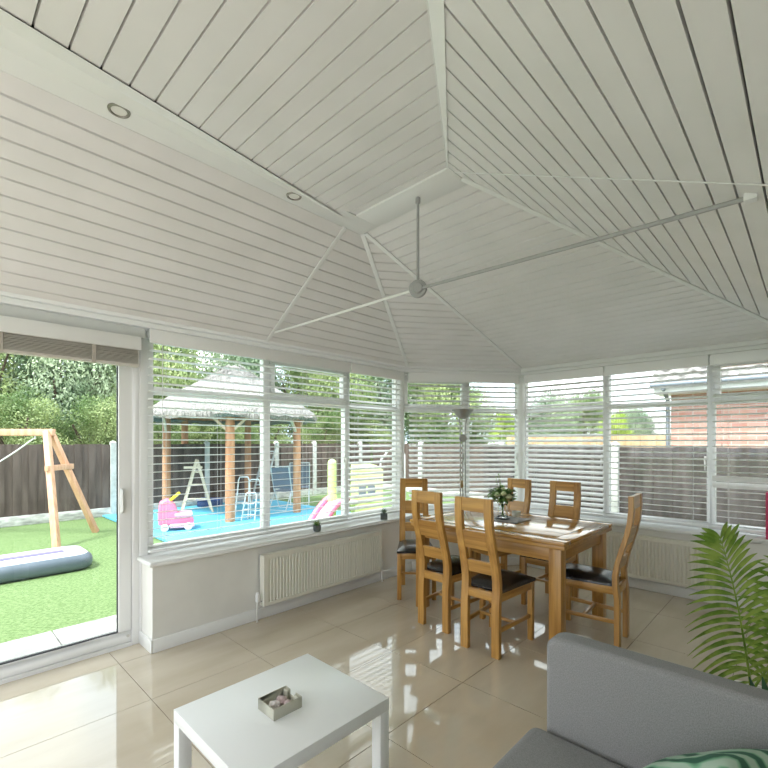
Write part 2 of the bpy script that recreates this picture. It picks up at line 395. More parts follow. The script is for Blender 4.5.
# white boxed beams: flat soffit along the left, sloping fascia next to the panel, soffit of the ridge, beam along the hip
B0, B1_ = 2.265, 2.43
m = MB(); ubox(m, UB, 2.30, B0, B1_+.02, ZR-.012, ZR+.05); m.build('box_beam', trimw, ceil, bev=.003)
m = MB(); a = pP(2.10,0)
m.add([W(2.12,2.36,ZR-.003), W(UB,B0+.004,ZR-.003), W(UB,lP[1],pP(UB,0)-.003), W(lP[0],lP[1],pP(*lP)-.003)], [(0,1,2,3)]); m.build('fascia', trimw, ceil)
m = MB(); ubox(m, 2.085, 2.295, 1.49, B0, ZR-.012, ZR+.03); m.build('ridge_soffit', trimw, ceil, bev=.002)
m = MB()
hz = ZR-.006
m.add([W(*h0, hz), W(h0[0]-.0,h0[1]+.012,hz), W(rP[0],rP[1],pP(*rP)-.004), W(rD[0],rD[1],pD(*rD)-.004)], [(0,1,2,3)])
m.build('hip_fascia', trimw, ceil)
def strip(a, b, pa, pb=None, w_=.035, th=.010, name='hip_trim', lift=.0):
    pb = pb or pa
    A = W(a[0],a[1],pa(*a)-th/2+lift); B = W(b[0],b[1],pb(*b)-th/2+lift)
    m = MB(); m.bar(A, B, w_, th); m.build(name, trimw, ceil, bev=.003); return A, B
strip((2.30,2.43), ext((2.30,2.415),P1,1.03), pA, w_=.036)
strip((2.31,2.405), ext((2.30,2.415),P2,1.0), pC, w_=.036)
strip((2.22,1.49), (EC-.05,.05), pD, pC, w_=.036)
strip((2.14,2.44), (2.14,3.50), pA, w_=.034)
strip((2.14,1.49), (2.14,.08), pD, w_=.010, th=.006)
m = MB(); ubox(m, UB, 5.75, V0-.15, 3.85, 3.30, 3.36); ubox(m, 5.50, 5.75, V0-.15, 3.85, 2.55, 3.30); ubox(m, UB, 5.5, 3.77, 3.85, 2.55, 3.30); ubox(m, UB, 5.5, V0-.15, V0-.05, 2.55, 3.30); m.build('light_seal_lid', roofm, ceil)  # unseen lid with side skirts, added to stop daylight leaking past the panels
# recessed downlights
for px, py, lb in ((119,110.5,'round chrome downlight in the white boxed beam, nearest the camera'), (294,196,'round chrome downlight in the white boxed beam, nearer the ridge')):
    rx, ry = ray(px, py); t = (ZR-.012-1.5)/ry; x, y = rx*t, t
    dl = thing('downlight', lb, 'downlight', (x, y, ZR-.012), 0, 'downlights in the boxed beam')
    m = MB(); m.lathe([(.034,.0),(.034,-.004),(.037,-.007),(.046,-.005),(.048,0)], 32); m.build('bezel', mat('nickel', (.30,.28,.25), .35, 1), dl, smooth=50)
    m = MB(); m.lathe([(0,-.0035),(.02,-.004),(.0335,-.002),(.0335,0)], 32); m.build('lens', mat('frosted_lens', (.75,.74,.70), .3), dl, smooth=50)
# tie bars: hub, hanging rod and two arms
hub = Vector((.215, 2.83, 2.47))
tb = thing('roof_tie_bar', 'white roof tie bar with round hub hanging on a rod under the ridge', 'tie bar', tuple(hub), 0)
m = MB(); m.tube([(0,0,.03),(0,0,ZR-.014-2.47)], .0085, 12); m.lathe([(0,ZR-.02-2.47-.03),(.016,ZR-.02-2.47-.03),(.016,ZR-.02-2.47)], 16); m.build('hanging_rod', greym, tb, smooth=50)
for nm, e in (('arm', W(2.155,3.50,2.455)), ('arm', W(2.25,.165,2.455))):
    d = e-hub; m = MB(); m.tube([d*.012, d], .0095 if e.x < 0 else .010, 12); m.build(nm, trimw if e.x < 0 else greym, tb, smooth=50)
    b_ = MB(); dn = d.normalized(); b_.bar(d-dn*.03, d+dn*.012, .045, .03); b_.build('bracket', trimw, tb, bev=.003)
R = Matrix.Rotation(pi/2, 4, 'X')
m = MB(); m.lathe([(0,-.034),(.028,-.034),(.034,-.028),(.036,-.018),(.052,-.016),(.056,-.010),(.056,.010),(.052,.016),(.036,.018),(.034,.028),(.028,.034),(0,.034)], 36, M=Matrix.Rotation(-.2,4,'Z') @ R)
m.build('hub', greym, tb, smooth=35)

# ================================================================== windows
def frame_rect(mb, x0, x1, z0, z1, t, y0, y1):
    mb.box(x0, x1, y0, y1, z0, z0+t); mb.box(x0, x1, y0, y1, z1-t, z1)
    mb.box(x0, x0+t, y0, y1, z0+t, z1-t); mb.box(x1-t, x1, y0, y1, z0+t, z1-t)
wn = [0]
def window(pa, pb, vent=True, left=.035, right=.035, handle=True, top_handle=False):
    """window bay from plan point pa to pb (left to right seen from inside) on the inner face of the frames"""
    wn[0] += 1
    A = W(*pa); B = W(*pb); d = B-A; L = d.length; rz = atan2(d.y, d.x)
    r = setting('window_%d' % wn[0], (A.x, A.y, 0), rz)
    z0, z1, zt = SILL, 2.315, 1.895
    m = MB(); y0, y1 = 0, .07
    m.box(0, L, y0, y1, z0, z0+.055); m.box(0, L, y0, y1, z1-.05, z1)
    m.box(0, left, y0, y1, z0+.055, z1-.05); m.box(L-right, L, y0, y1, z0+.055, z1-.05); m.box(left, L-right, y0, y1, zt-.03, zt+.03)
    m.build('window_frame', upvc, r, bev=.006)
    m = MB()
    if vent:
        frame_rect(m, left-.005, L-right+.005, zt+.025, z1-.045, .045, -.018, .05)
        m.build('vent_sash', upvc, r, bev=.006)
        m = MB(); m.box(L/2-.05, L/2+.05, -.04, -.018, zt+.036, zt+.052); m.box(L/2-.012, L/2+.012, -.05, -.018, zt+.030, zt+.058); m.build('sash_handle', upvc, r, bev=.003)
    m = MB(); m.box(left, L-right, .03, .045, z0+.05, zt-.028); m.box(left, L-right, .03, .045, zt+.028, z1-.048); m.build('pane', glass, r)
    if handle:
        m = MB()
        m.box(L-right-.02, L-right, -.012, .0, 1.28, 1.36); m.box(L-right-.014, L-right-.004, -.03, -.012, 1.31, 1.325); m.box(L-right-.014, L-right-.004, -.034, -.026, 1.22, 1.325)
        m.build('handle', chrome, r, bev=.002)
    return r
DF = .17
FV = 3.47+DF
c1, c2 = corners(DF)
ua, ub_, uc = UD+.045, on_v(267, FV), on_v(347.5, FV)
window((ua,FV), (ub_,FV), vent=False, left=.05, handle=False)
window((ub_,FV), (uc,FV), vent=True)
window((uc,FV), (c1[0]-.02,FV), vent=False, right=.05)
bm_ = on_facet(467, DF)
window((c1[0]+.02*fd.x, c1[1]+.02*fd.y), bm_, vent=True)
window(bm_, (c2[0]-.02*fd.x, c2[1]-.02*fd.y), vent=False)
FU = 5.20+DF
va, vb = on_u(606, FU), on_u(711, FU)
window((FU, c2[1]-.02), (FU, va), vent=False, left=.05)
window((FU, va), (FU, vb), vent=False)
window((FU, vb), (FU, V0+.02), vent=True)
# corner posts between the runs
for c in (c1, c2):
    m = MB(); p = W(c[0], c[1]); m.lathe([(.0,SILL),(.055,SILL),(.055,2.32),(0,2.32)], 16, c=(p.x,p.y,0)); o = m.build('trim_%d' % (7 if c is c1 else 8), upvc, kind='structure', smooth=50)
m = MB(); ubox(m, UD-.01, UD+.045, FV-.03, FV+.11, 0, 2.33); m.build('trim_9', upvc, kind='structure', bev=.006)

# ---- sliding patio door
dr = setting('door_1', W(-1.0, FV, 0), ANG)
L = UD-.01+1.0
m = MB(); m.box(0, .05, -.02, .12, 0, 2.262); m.box(L-.05, L, -.02, .12, 0, 2.262); m.box(.05, L-.05, -.02, .12, 2.20, 2.262); m.box(.05, L-.05, -.02, .12, -.05, .025)
m.build('door_frame', upvc, dr, bev=.004)
for x0, x1, y in ((.05, L/2+.04, .06), (L/2-.04, L-.05, 0)):
    m = MB(); frame_rect(m, x0, x1, .027, 2.20, .085, y-.005, y+.045); o = m.build('door_leaf', upvc, dr, bev=.006)
    m = MB(); frame_rect(m, x0+.083, x1-.083, .110, 2.117, .007, y+.01, y+.03); m.build('gasket', dark, o)
    m = MB(); m.box(x0+.085, x1-.085, y+.016, y+.024, .112, 2.115); m.build('pane', glass, o)
m = MB(); m.box(L-.125, L-.105, -.02, -.004, .98, 1.16); m.box(L-.120, L-.110, -.034, -.02, .99, 1.15); m.build('door_handle', upvc, dr, bev=.003)
m = MB(); m.tube([(L-.075,-.012,.075),(L-.075,.0,.075)], .010, 14); m.build('lock', chrome, dr, smooth=50)
m = MB(); m.box(.0, L, -.04, .1, -.15, -.052); m.build('threshold', concrete, dr)
# unseen door frames without panes, added behind the camera to let daylight in
gr = setting('added_daylight_door', W(U0-.1, -.1, 0), ANG)
m = MB()
for k in range(3): 
    y0 = k*1.183; m.box(-.03,.03,y0,y0+.06,0,2.55); m.box(-.03,.03,y0+1.123,y0+1.183,0,2.55); m.box(-.03,.03,y0+.06,y0+1.123,0,.08); m.box(-.03,.03,y0+.06,y0+1.123,2.47,2.55)
m.build('door_frame', upvc, gr)

# ================================================================== blinds
SL = .0605
def blind(pa, pb, label, tilt, group='white venetian blinds on the glazed walls', ladders=2, zb=SILL+.028, jit=0, zig=0, irregular=False):
    A = W(*pa); B = W(*pb); d = B-A; L = d.length; rz = atan2(d.y, d.x)
    r = thing('venetian_blind', label, 'blind', (A.x, A.y, zb), rz, group)
    H = 2.335-zb
    m = MB(); m.box(.002, L-.002, -.045, -.028, H-.105, H-.002); m.build('pelmet', blindm, r, bev=.003)
    m = MB(); m.box(.01, L-.01, -.02, .035, H-.06, H-.004); m.build('head_rail', blindm, r)
    m = MB(); z = .05; hw = .030; rnd = random.Random(int(L*1000))
    while z < H-.12:
        a = radians(tilt + rnd.uniform(-jit, jit))
        if irregular and .36 < z < .42: a = radians(62)
        if irregular and .46 < z < .52: a = radians(58)
        c, s = cos(a), sin(a); n = Vector((0, -s, c)); t_ = Vector((0, c, s))
        q = []
        for xx in (.012, L-.012):
            for j, yy in enumerate((-hw, 0, hw)):
                q.append(Vector((xx, 0, z)) + t_*yy + n*(.0025 if j == 1 else 0))
        q2 = [p + n*.0028 for p in q]
        m.add(q+q2, [(0,1,4,3),(1,2,5,4),(6,9,10,7),(7,10,11,8),(0,3,9,6),(2,8,11,5),(0,6,7,1),(1,7,8,2),(3,4,10,9),(4,5,11,10)])
        z += SL
    m.build('slats', blindm, r, merge=False)
    m = MB(); m.box(.01, L-.01, -.026, .026, 0, .018); m.build('bottom_rail', blindm, r, bev=.003)
    xs = [L*.14, L*.86] if ladders == 2 else [.12+ (L-.24)*k/(ladders-1) for k in range(ladders)]
    for x in xs:
        m = MB()
        for y in (-.032, .032): m.tube([(x,y,.005),(x,y,H-.05)], .0012, 5)
        m.build('ladder_cord', cordm, r)
    m = MB(); m.tube([(.09,-.04,H-.1),(.092,-.042,H-.85)], .0015, 6); m.lathe([(0,0),(.006,.004),(.004,.03),(0,.032)], 10, c=(.092,-.042,H-.88)); m.build('pull_cord', cordm, r)
    return r
DB = .075
BV = 3.47+DB; b1, b2 = corners(DB); BU = 5.20+DB
u347 = on_v(348, BV)
blind((UD+.02,BV), (u347-.005,BV), 'wide white venetian blind over the playground side windows beside the sliding door', -5, ladders=5)
blind((u347+.005,BV), (b1[0]-.05,BV), 'white venetian blind with tilted slats over the lime playhouse, before the corner', 24)
blind((b1[0]+.05*fd.x, b1[1]+.05*fd.y), (b2[0]-.05*fd.x, b2[1]-.05*fd.y), 'white venetian blind in the corner bay behind the floor lamp', 27)
v606, v711 = on_u(605, BU), on_u(710, BU)
blind((BU, b2[1]-.06), (BU, v606+.005), 'white venetian blind with tilted slats behind the two far dining chairs', 30)
blind((BU, v606-.005), (BU, v711+.005), 'white venetian blind with open slats in the middle bay of the back wall', -13)
blind((BU, v711-.005), (BU, V0+.05), 'white venetian blind at the right edge with two stray closed slats near its foot', -10, irregular=True)
# raised blind over the door
L = UD+1.0-.04
r = thing('wooden_blind', 'raised pale wooden venetian blind bunched above the sliding door', 'blind', W(-1.0, 3.53, 2.06), ANG)
m = MB(); m.box(0, L, -.045, -.027, .10, .195); m.build('pelmet', blindm, r, bev=.003)
m = MB()
rnd = random.Random(3)
for k in range(17):
    z = .004+k*.0085; j = rnd.uniform(-.004,.004); m.box(.01, L-.01, -.024+j, .030+j, z, z+.0035)
m.box(.008, L-.008, -.022, .03, -.018, .001)
m.build('slats', beige_blind, r, merge=False)
for x in (.22, .78, 1.34, L-.29):
    m = MB(); m.box(x-.012, x+.012, -.0295, -.028, -.02, .14); m.box(x-.012, x+.012, -.0295, .034, -.0205, -.019); m.build('ladder_tape', tape, r)

# ================================================================== radiators
def radiator(loc, rz, L, label, valve_left=True):
    """local x runs along the wall, y towards the room; base at floor"""
    r = thing('radiator', label, 'radiator', loc, rz, 'cream panel radiators under the sills')
    z0, z1 = .125, .545
    m = MB(); N = int(L/.0333); n = 0; prof = []
    x = .03
    step = (L-.06)/N
    pts = []
    for k in range(N):
        xa = .03+k*step
        pts += [(xa, 0), (xa+step*.22, -.010), (xa+step*.45, -.010), (xa+step*.67, 0)]
    pts.append((L-.03, 0))
    vv = []; ff = []
    for i, (xx, dy) in enumerate(pts):
        vv += [(xx, .085+dy, z0+.03), (xx, .085+dy, z1-.03)]
        if i: ff.append((2*i-2, 2*i, 2*i+1, 2*i-1))
    m.add(vv, ff)
    m.box(0, L, .070, .086, z0, z0+.03); m.box(0, L, .070, .086, z1-.03, z1); m.box(0, .03, .070, .086, z0+.03, z1-.03); m.box(L-.03, L, .070, .086, z0+.03, z1-.03)
    m.build('front_panel', radm, r, merge=False)
    m = MB(); m.box(.01, L-.01, .022, .035, z0, z1); m.build('rear_panel', radm, r)
    m = MB(); m.box(-.004, L+.004, .018, .084, z1-.002, z1+.008)
    for k in range(int(L/.03)): m.box(.015+k*.03, .020+k*.03, .026, .072, z1+.008, z1+.010)
    m.build('top_grille', radm, r)
    for x in (-.004, L-.0005):
        m = MB(); m.box(x, x+.0045, .018, .087, z0, z1+.008); m.tube([(x-.001 if x<0 else x+.0046,.052,z1-.035),(x-.003 if x<0 else x+.007,.052,z1-.035)], .012, 12); m.build('side_cover', radm, r)
    for x in (.15, L-.15):
        m = MB(); m.box(x-.02, x+.02, .0, .024, z0+.05, z1-.05); m.build('wall_bracket', radm, r)
    for x, s in ((-.0,-1), (L,1)):
        m = MB(); m.tube([(x,.052,z0+.035),(x+s*.045,.052,z0+.035),(x+s*.048,.052,z0+.02),(x+s*.048,.052,.0)], .0075, 10); m.build('pipe', chrome, r, smooth=50)
        m = MB(); m.lathe([(0,0),(.015,0),(.018,.01),(.018,.045),(.015,.06),(.012,.075),(0,.076)], 18, c=(x+s*.045,.052,z0+.045)); m.build('valve_cap', upvc, r, smooth=40)
    return r
pr = W(2.0, 3.385); radiator((W(3.40,3.385).x, W(3.40,3.385).y, 0), ANG+pi, 1.4, 'long cream radiator under the left sill by the succulents')
p = W(5.115, .60); radiator((p.x,p.y,0), ANG+pi/2, 1.4, 'cream radiator under the back sill behind the dining table')

# ================================================================== dining table
tu0, tu1, tv0, tv1 = 3.10, 4.145, 1.24, 2.65
TC = W((tu0+tu1)/2, (tv0+tv1)/2, 0); hx, hy = (tu1-tu0)/2, (tv1-tv0)/2; TZ = .80
tb_ = thing('dining_table', 'light oak extending dining table with thick square legs on the tiles', 'table', TC, ANG)
for sx in (-1,1):
    for sy in (-1,1):
        m = MB(); x = sx*(hx-.085); y = sy*(hy-.085); m.box(x-.045, x+.045, y-.045, y+.045, 0, TZ-.062); m.build('leg', oak_z, tb_, bev=.004)
for y_ in (-hy+.06, hy-.085):
    m = MB(); m.box(-hx+.13, hx-.13, y_, y_+.025, TZ-.16, TZ-.062); m.build('apron', oak_x, tb_, bev=.002)
for x_ in (-hx+.06, hx-.085):
    m = MB(); m.box(x_, x_+.025, -hy+.13, hy-.13, TZ-.16, TZ-.062); m.build('apron', oak_y, tb_, bev=.002)
m = MB(); m.box(-hx+.045, -hx+.062, -hy+.13, -hy+.50, TZ-.058, TZ-.032); m.build('pull_rail', oak_y, tb_, bev=.003)
for y0, y1 in ((-hy+.004, -.06), (.06, hy-.004)):
    m = MB(); m.box(-hx+.012, hx-.012, y0, y1, TZ-.060, TZ-.032); m.build('extension_leaf', oak_y, tb_, bev=.003)
fw = .11
m = MB(); m.box(-hx+fw+.004, hx-fw-.004, -hy+fw+.004, hy-fw-.004, TZ-.026, TZ-.001); tp = m.build('table_top', top_y, tb_, bev=.002)
for x_ in (-hx, hx-fw):
    m = MB(); m.box(x_, x_+fw, -hy, hy, TZ-.028, TZ); m.build('side_border', top_y, tp, bev=.003)
for y_ in (-hy, hy-fw):
    m = MB(); m.box(-hx+fw+.0008, hx-fw-.0008, y_, y_+fw, TZ-.028, TZ); m.build('end_border', top_x, tp, bev=.003)
for o in tb_.children_recursive:
    if 'top' in o.name or 'panel' in o.name or 'border' in o.name: pass
# ================================================================== chairs
def chair():
    """local: x to the side, y forward (front at +y), rear posts at y=0"""
    r = thing('dining_chair', 'x', 'chair', (0,0,0), 0, 'oak dining chairs around the table')
    Wd = .315; hw = Wd/2; pw = .062; pd = .036
    def off(z):
        if z < .35: return 0
        k = [(0.35,0),(.45,.012),(.52,.014),(.62,-.004),(.72,-.032),(.82,-.062),(.92,-.083),(1.02,-.092),(1.11,-.090)]
        for (a, oa), (b, ob) in zip(k, k[1:]):
            if z <= b:
                t = (z-a)/(b-a); return oa+(ob-oa)*t
        return k[-1][1]
    zs = [0,.2,.35,.40,.45,.485,.52,.57,.62,.67,.72,.77,.82,.87,.92,.97,1.02,1.065,1.11]
    def curved(x0, x1, za, zb_, name, th=pd, inset=0, mt=oak_z):
        zz = [za] + [z for z in zs if za+.004 < z < zb_-.004] + [zb_]
        m = MB(); vv = []
        for z in zz:
            o = off(z)+.006; k_ = 1-.07*max(0,z-.45)/.66; vv += [(x0*k_,o+inset,z),(x1*k_,o+inset,z),(x1*k_,o-th+inset*-1,z),(x0*k_,o-th-inset,z)]
        n = len(zz); ff = [(0,3,2,1), tuple(4*(n-1)+k for k in range(4))]
        for i in range(n-1):
            for k in range(4): ff.append((4*i+k, 4*i+(k+1)%4, 4*i+4+(k+1)%4, 4*i+4+k))
        m.add(vv, ff); o = m.build(name, mt, r, smooth=30)
        b = o.modifiers.new('bev','BEVEL'); b.width = .003; b.segments = 2; b.limit_method = 'ANGLE'; b.angle_limit = radians(50)
        return o
    for s in (-1, 1):
        x0, x1 = sorted((s*hw, s*(hw-pw))); curved(x0, x1, 0, 1.11, 'back_leg')
    xi = hw-pw-.0005
    for za, zb_ in ((1.015,1.109),(.745,.875),(.565,.655)):
        curved(-xi, xi, za, zb_, 'back_rail', inset=-.003, mt=oak_x)
    D = .475; fwid = .185
    for s in (-1, 1):
        m = MB(); x = s*(fwid-.02); m.box(x-.02, x+.02, D-.06, D-.02, 0, .44); m.build('front_leg', oak_z, r, bev=.003)
    m = MB(); m.box(-xi, xi, -.022, -.002, .385, .448); m.build('seat_rail', oak_x, r, bev=.002)
    m = MB(); m.box(-fwid+.04, fwid-.04, D-.05, D-.03, .385, .44); m.build('seat_rail', oak_x, r, bev=.002)
    for s in (-1, 1):
        m = MB(); a = Vector((s*(hw-.018), .008, .4135)); b = Vector((s*(fwid-.020), D-.06, .4135)); m.bar(a, b, .022, .058); m.build('side_rail', oak_y, r, bev=.002)
    for s in (-1, 1):
        m = MB(); m.bar(Vector((s*(hw-.02), .005, .185)), Vector((s*(fwid-.022), D-.062, .185)), .018, .028); m.build('stretcher', oak_y, r, bev=.002)
    m = MB(); m.box(-.148, .148, .21, .232, .177, .197); m.build('stretcher', oak_x, r, bev=.002)
    # padded seat
    m = MB(); nx, ny = 9, 9; vv = []; ff = []
    for lay in (0, 1):
        for j in range(ny):
            for i in range(nx):
                a = -1+2*i/(nx-1); b = j/(ny-1)
                wx = (hw-.002)+(fwid+.006-hw)*b; x = a*wx; y = .018+b*(D-.006-.018)
                e = (1-abs(a)**5)*(1-abs(2*b-1)**5)
                z = .449+.022+.030*e if lay else .445
                if lay and (abs(a) == 1 or b in (0,1)): z = .465
                vv.append((x, y, z))
    nn = nx*ny
    for j in range(ny-1):
        for i in range(nx-1):
            q = j*nx+i; ff += [(q,q+nx,q+nx+1,q+1),(nn+q,nn+q+1,nn+q+nx+1,nn+q+nx)]
    for i in range(nx-1):
        ff += [(i,i+1,nn+i+1,nn+i), ((ny-1)*nx+i,nn+(ny-1)*nx+i,nn+(ny-1)*nx+i+1,(ny-1)*nx+i+1)]
    for j in range(ny-1):
        ff += [(j*nx,nn+j*nx,nn+(j+1)*nx,(j+1)*nx), (j*nx+nx-1,(j+1)*nx+nx-1,nn+(j+1)*nx+nx-1,nn+j*nx+nx-1)]
    m.add(vv, ff); m.build('seat', leather, r, smooth=60)
    return r
base = chair()
def az(d):               # compass-like heading (from +Y to +X) -> z rotation of a thing whose front is +y
    return -radians(d)
AU, AV = 43.8, -46.2
spots = [
 ((2.79,1.71), AU, 'oak dining chair with black seat, nearest the camera on the near side of the table'),
 ((2.895,2.205), AU+2, 'oak dining chair on the near side of the table, left of the nearest one'),
 (None, 181, 'oak dining chair at the far left corner of the table, facing the camera'),
 ((4.315,2.27), AU+180+14, 'oak dining chair on the far side of the table, half behind the flowers'),
 ((4.315,1.76), AU+180, 'oak dining chair on the far side of the table, right of the flowers'),
 ((3.66,1.045), AV-3, 'oak dining chair at the right end of the table, seen from its side'),
]
for i, (p, a, lb) in enumerate(spots):
    o = base if i == 0 else copy_tree(base)
    q = W(*p) if p else Vector((.318, 4.69, 0))
    o.location = (q.x, q.y, 0); o.rotation_euler = (0, 0, az(a)); o['label'] = lb

# ================================================================== things on the table
vx, vy = 1.085, 4.04
q = Vector((vx, vy, TZ))
sm = MB(); sm.box(-.14, .16, -.15, .15, 0, .006); o = sm.build('place_mat', slate, None, bev=.001, loc=(vx+.03, vy-.02, TZ+.0005), rot=(0,0,ANG)); top(o, 'square slate place mat under the vase on the dining table', 'place mat')
vz = TZ+.0075
m = MB(); m.lathe([(0,0),(.055,0),(.062,.004),(.062,.008),(.056,.008),(.052,.005),(0,.005)], 28); o = m.build('coaster', dark, None, smooth=50, loc=(vx-.012, vy, vz)); top(o, 'round black coaster dish under the glass vase', 'coaster')
vase = thing('vase', 'clear glass vase on the black coaster in the middle of the dining table', 'vase', (vx-.012, vy, vz+.0095))
m = MB(); m.lathe([(0,0),(.036,0),(.043,.012),(.047,.04),(.042,.08),(.036,.105),(.040,.125),(.037,.124),(.033,.105),(.039,.08),(.044,.04),(.040,.014),(.033,.007),(0,.007)], 28); m.build('glass_body', vglass, vase, smooth=60)
bq = thing('bouquet', 'bouquet of green leaves and cream roses standing in the vase', 'flowers', (vx-.012, vy, vz+.0185))
rnd = random.Random(11)
stems = MB(); heads = []; 
for k in range(12):
    a = rnd.uniform(0,2*pi); sp = rnd.uniform(.02,.10); h = rnd.uniform(.17,.24)
    e = (sp*cos(a), sp*sin(a), h); heads.append(e)
    stems.tube([(.012*cos(a+2),.012*sin(a+2),.0),(.004*cos(a),.004*sin(a),.08),(e[0]*.5,e[1]*.5,.14),e], .0022, 6)
tall = [(-.055,.02,.36),(-.035,.01,.39),(-.02,.0,.33)]
for e in tall: stems.tube([(0,0,.02),(e[0]*.2,e[1]*.2,.15),(e[0]*.7,e[1]*.7,e[2]*.75),e], .0018, 6)
stems.build('stems', palm_m, bq)
fm = MB()
def rose(mb, c, r):
    for lay, (rr, hh) in enumerate(((1,.2),(.8,.45),(.6,.65),(.35,.8))):
        mb.lathe([(r*rr*.5,-r*.5),(r*rr,0),(r*rr*.9,r*hh),(r*rr*.78,r*hh),(r*rr*.8,0)], 12, c=c)
flowers = [(-.065,-.07,.20,.032),(-.015,-.09,.215,.03),(.035,-.08,.185,.034),(.0,-.02,.25,.022),(.05,.01,.235,.02),(-.03,.03,.245,.02)]
for x, y, z, r_ in flowers: rose(fm, (x,y,z), r_)
fm.build('rose_heads', mat('cream_rose', (.62,.66,.40), .6), bq, smooth=60)
def leafquad(mb, c, d, up, L, wd, droop=.2, n=3):
    d = d.normalized(); s = d.cross(up)
    if s.length < .01: s = d.cross(Vector((1,0,0)))
    s.normalize(); nrm = s.cross(d); vv = []; ff = []
    for i in range(n+1):
        t = i/n; p = c + d*L*t - Vector((0,0,1))*droop*L*t*t; ww = wd*sin(pi*min(.97,t*.9+.08))*.5
        vv += [p - s*ww + nrm*ww*.3, p, p + s*ww + nrm*ww*.3]
        if i: b = 3*i; ff += [(b-3,b-2,b+1,b),(b-2,b-1,b+2,b+1)]
    mb.add(vv, ff)
lm = MB()
for k in range(150):
    a = rnd.uniform(0,2*pi); e = rnd.uniform(-.3,1.2); rr = rnd.uniform(.02,.085)
    c = Vector((rr*cos(a), rr*sin(a), rnd.uniform(.13,.24))); leafquad(lm, c, Vector((cos(a),sin(a),e)), Vector((0,0,1)), rnd.uniform(.045,.085), rnd.uniform(.028,.05))
for e in tall:
    for k in range(9):
        a = rnd.uniform(0,2*pi); t = rnd.uniform(.6,1); leafquad(lm, Vector((e[0]*t,e[1]*t,e[2]*t)), Vector((cos(a),sin(a),.5)), Vector((0,0,1)), .026, .018)
lm.build('leaves', leafmat('posy_leaf', (.07,.17,.04), (.20,.36,.10), .45, 25), bq)
m = MB(); m.lathe([(0,0),(.030,0),(.038,.01),(.040,.05),(.036,.05),(.034,.012),(0,.010)], 24); o = m.build('ceramic_cup', ceram, None, smooth=50, loc=(vx+.155, vy+.15, TZ+.0005)); top(o, 'small cream ceramic cup on the dining table behind the place mat', 'cup')

# ================================================================== floor lamp
lp = thing('floor_lamp', 'tall silver uplighter floor lamp in the window corner behind the chairs', 'lamp', (.905, 5.13, 0))
m = MB(); m.lathe([(0,0),(.13,0),(.135,.012),(.12,.022),(.03,.03),(0,.03)], 32); m.build('base', satin, lp, smooth=40)
for x in (-.028, 0, .028):
    m = MB(); m.tube([(x*1.1,0,.025),(x,0,.6),(x,0,1.56)], .008 if x else .008, 8); m.build('pole', satin, lp, smooth=50)
m = MB(); m.lathe([(0,-.02),(.04,-.02),(.045,-.012),(.045,.012),(.04,.02),(0,.02)], 24, c=(0,0,0), M=Matrix.Translation((0,-.0,1.545)) @ Matrix.Rotation(pi/2,4,'X')); m.build('dimmer_joint', satin, lp, smooth=40)
m = MB()
for s in (-1,1): m.tube([(s*.028,0,1.56),(s*.03,0,1.70),(s*.05,0,1.77)], .008, 8)
m.build('bowl_arm', satin, lp, smooth=50)
m = MB(); m.lathe([(0,.0),(.03,.0),(.05,.015),(.085,.055),(.125,.10),(.128,.105),(.12,.102),(.08,.06),(.045,.022),(0,.01)], 36, c=(0,0,1.765)); m.build('bowl_shade', satin, lp, smooth=50)
m = MB(); m.box(-.03,-.0,-.03,-.008,.98,1.06); m.build('reading_switch', brass, lp, bev=.003)

# ================================================================== succulents on the left sill
for px, hgt, lb in ((317,.085,'small dark potted succulent on the left sill, nearer the door'), (384,.085,'small dark potted succulent on the left sill near the corner chair')):
    vv_ = 3.40; u = on_v(px, vv_); q = W(u, vv_, SILL)
    t = thing('potted_succulent', lb, 'plant', (q.x, q.y, SILL+.0005), 0, 'succulents on the left sill')
    m = MB(); m.lathe([(0,0),(.028,0),(.036,.012),(.038,.05),(.034,.06),(.030,.06),(.028,.05),(0,.05)], 20) if px < 350 else m.box(-.038,.038,-.038,.038,0,.066)
    m.build('pot', potm, t, smooth=50, bev=0 if px < 350 else .004)
    m = MB(); rnd = random.Random(px)
    z0 = .05 if px < 350 else .064
    for k in range(26):
        a = k*2.4; e = .25+k*.09; leafquad(m, Vector((.006*cos(a),.006*sin(a),z0)), Vector((cos(a),sin(a),e)), Vector((0,0,1)), .045+.012*rnd.random(), .013, -.1)
    m.build('leaves', leafmat('succulent_leaf_%d' % px, (.08,.20,.06) if px < 350 else (.12,.20,.13), (.30,.40,.14) if px < 350 else (.28,.36,.28), .5, 40), t)

# ================================================================== coffee table
cu0, cu1, cv0, cv1 = .694, 1.339, 1.255, 1.811; q = W((cu0+cu1)/2, (cv0+cv1)/2); hx2, hy2 = (cu1-cu0)/2, (cv1-cv0)/2
ct = thing('coffee_table', 'low white lacquered coffee table with square legs on the tiles', 'table', (q.x,q.y,0), ANG)
m = MB(); m.box(-hx2,hx2,-hy2,hy2,.40,.45); m.build('table_top', white_lac, ct, bev=.0015)
for sx in (-1,1):
    for sy in (-1,1):
        m = MB(); x0, x1 = sorted((sx*hx2*.9985, sx*(hx2-.05))); y0, y1 = sorted((sy*hy2*.9985, sy*(hy2-.05))); m.box(x0,x1,y0,y1,0,.3995); m.build('leg', white_lac, ct, bev=.0015)
bx = thing('keepsake_box', 'small open beige box with a notched side on the white coffee table', 'box', (-.410, 1.762, .4503), ANG)
m = MB(); a, b, t_, h = .0635, .0565, .0035, .043
m.box(-a,a,-b,b,0,.003); m.box(-a,a,-b,-b+t_,.003,h); m.box(-a,a,b-t_,b,.003,h); m.box(-a,-a+t_,-b+t_,b-t_,.003,h)
m.box(a-t_,a,-b+t_,-.018,.003,h); m.box(a-t_,a,.022,b-t_,.003,h); m.box(a-t_,a,-.018,.022,.003,.022)
m.build('tray', boxm, bx, bev=.0006)
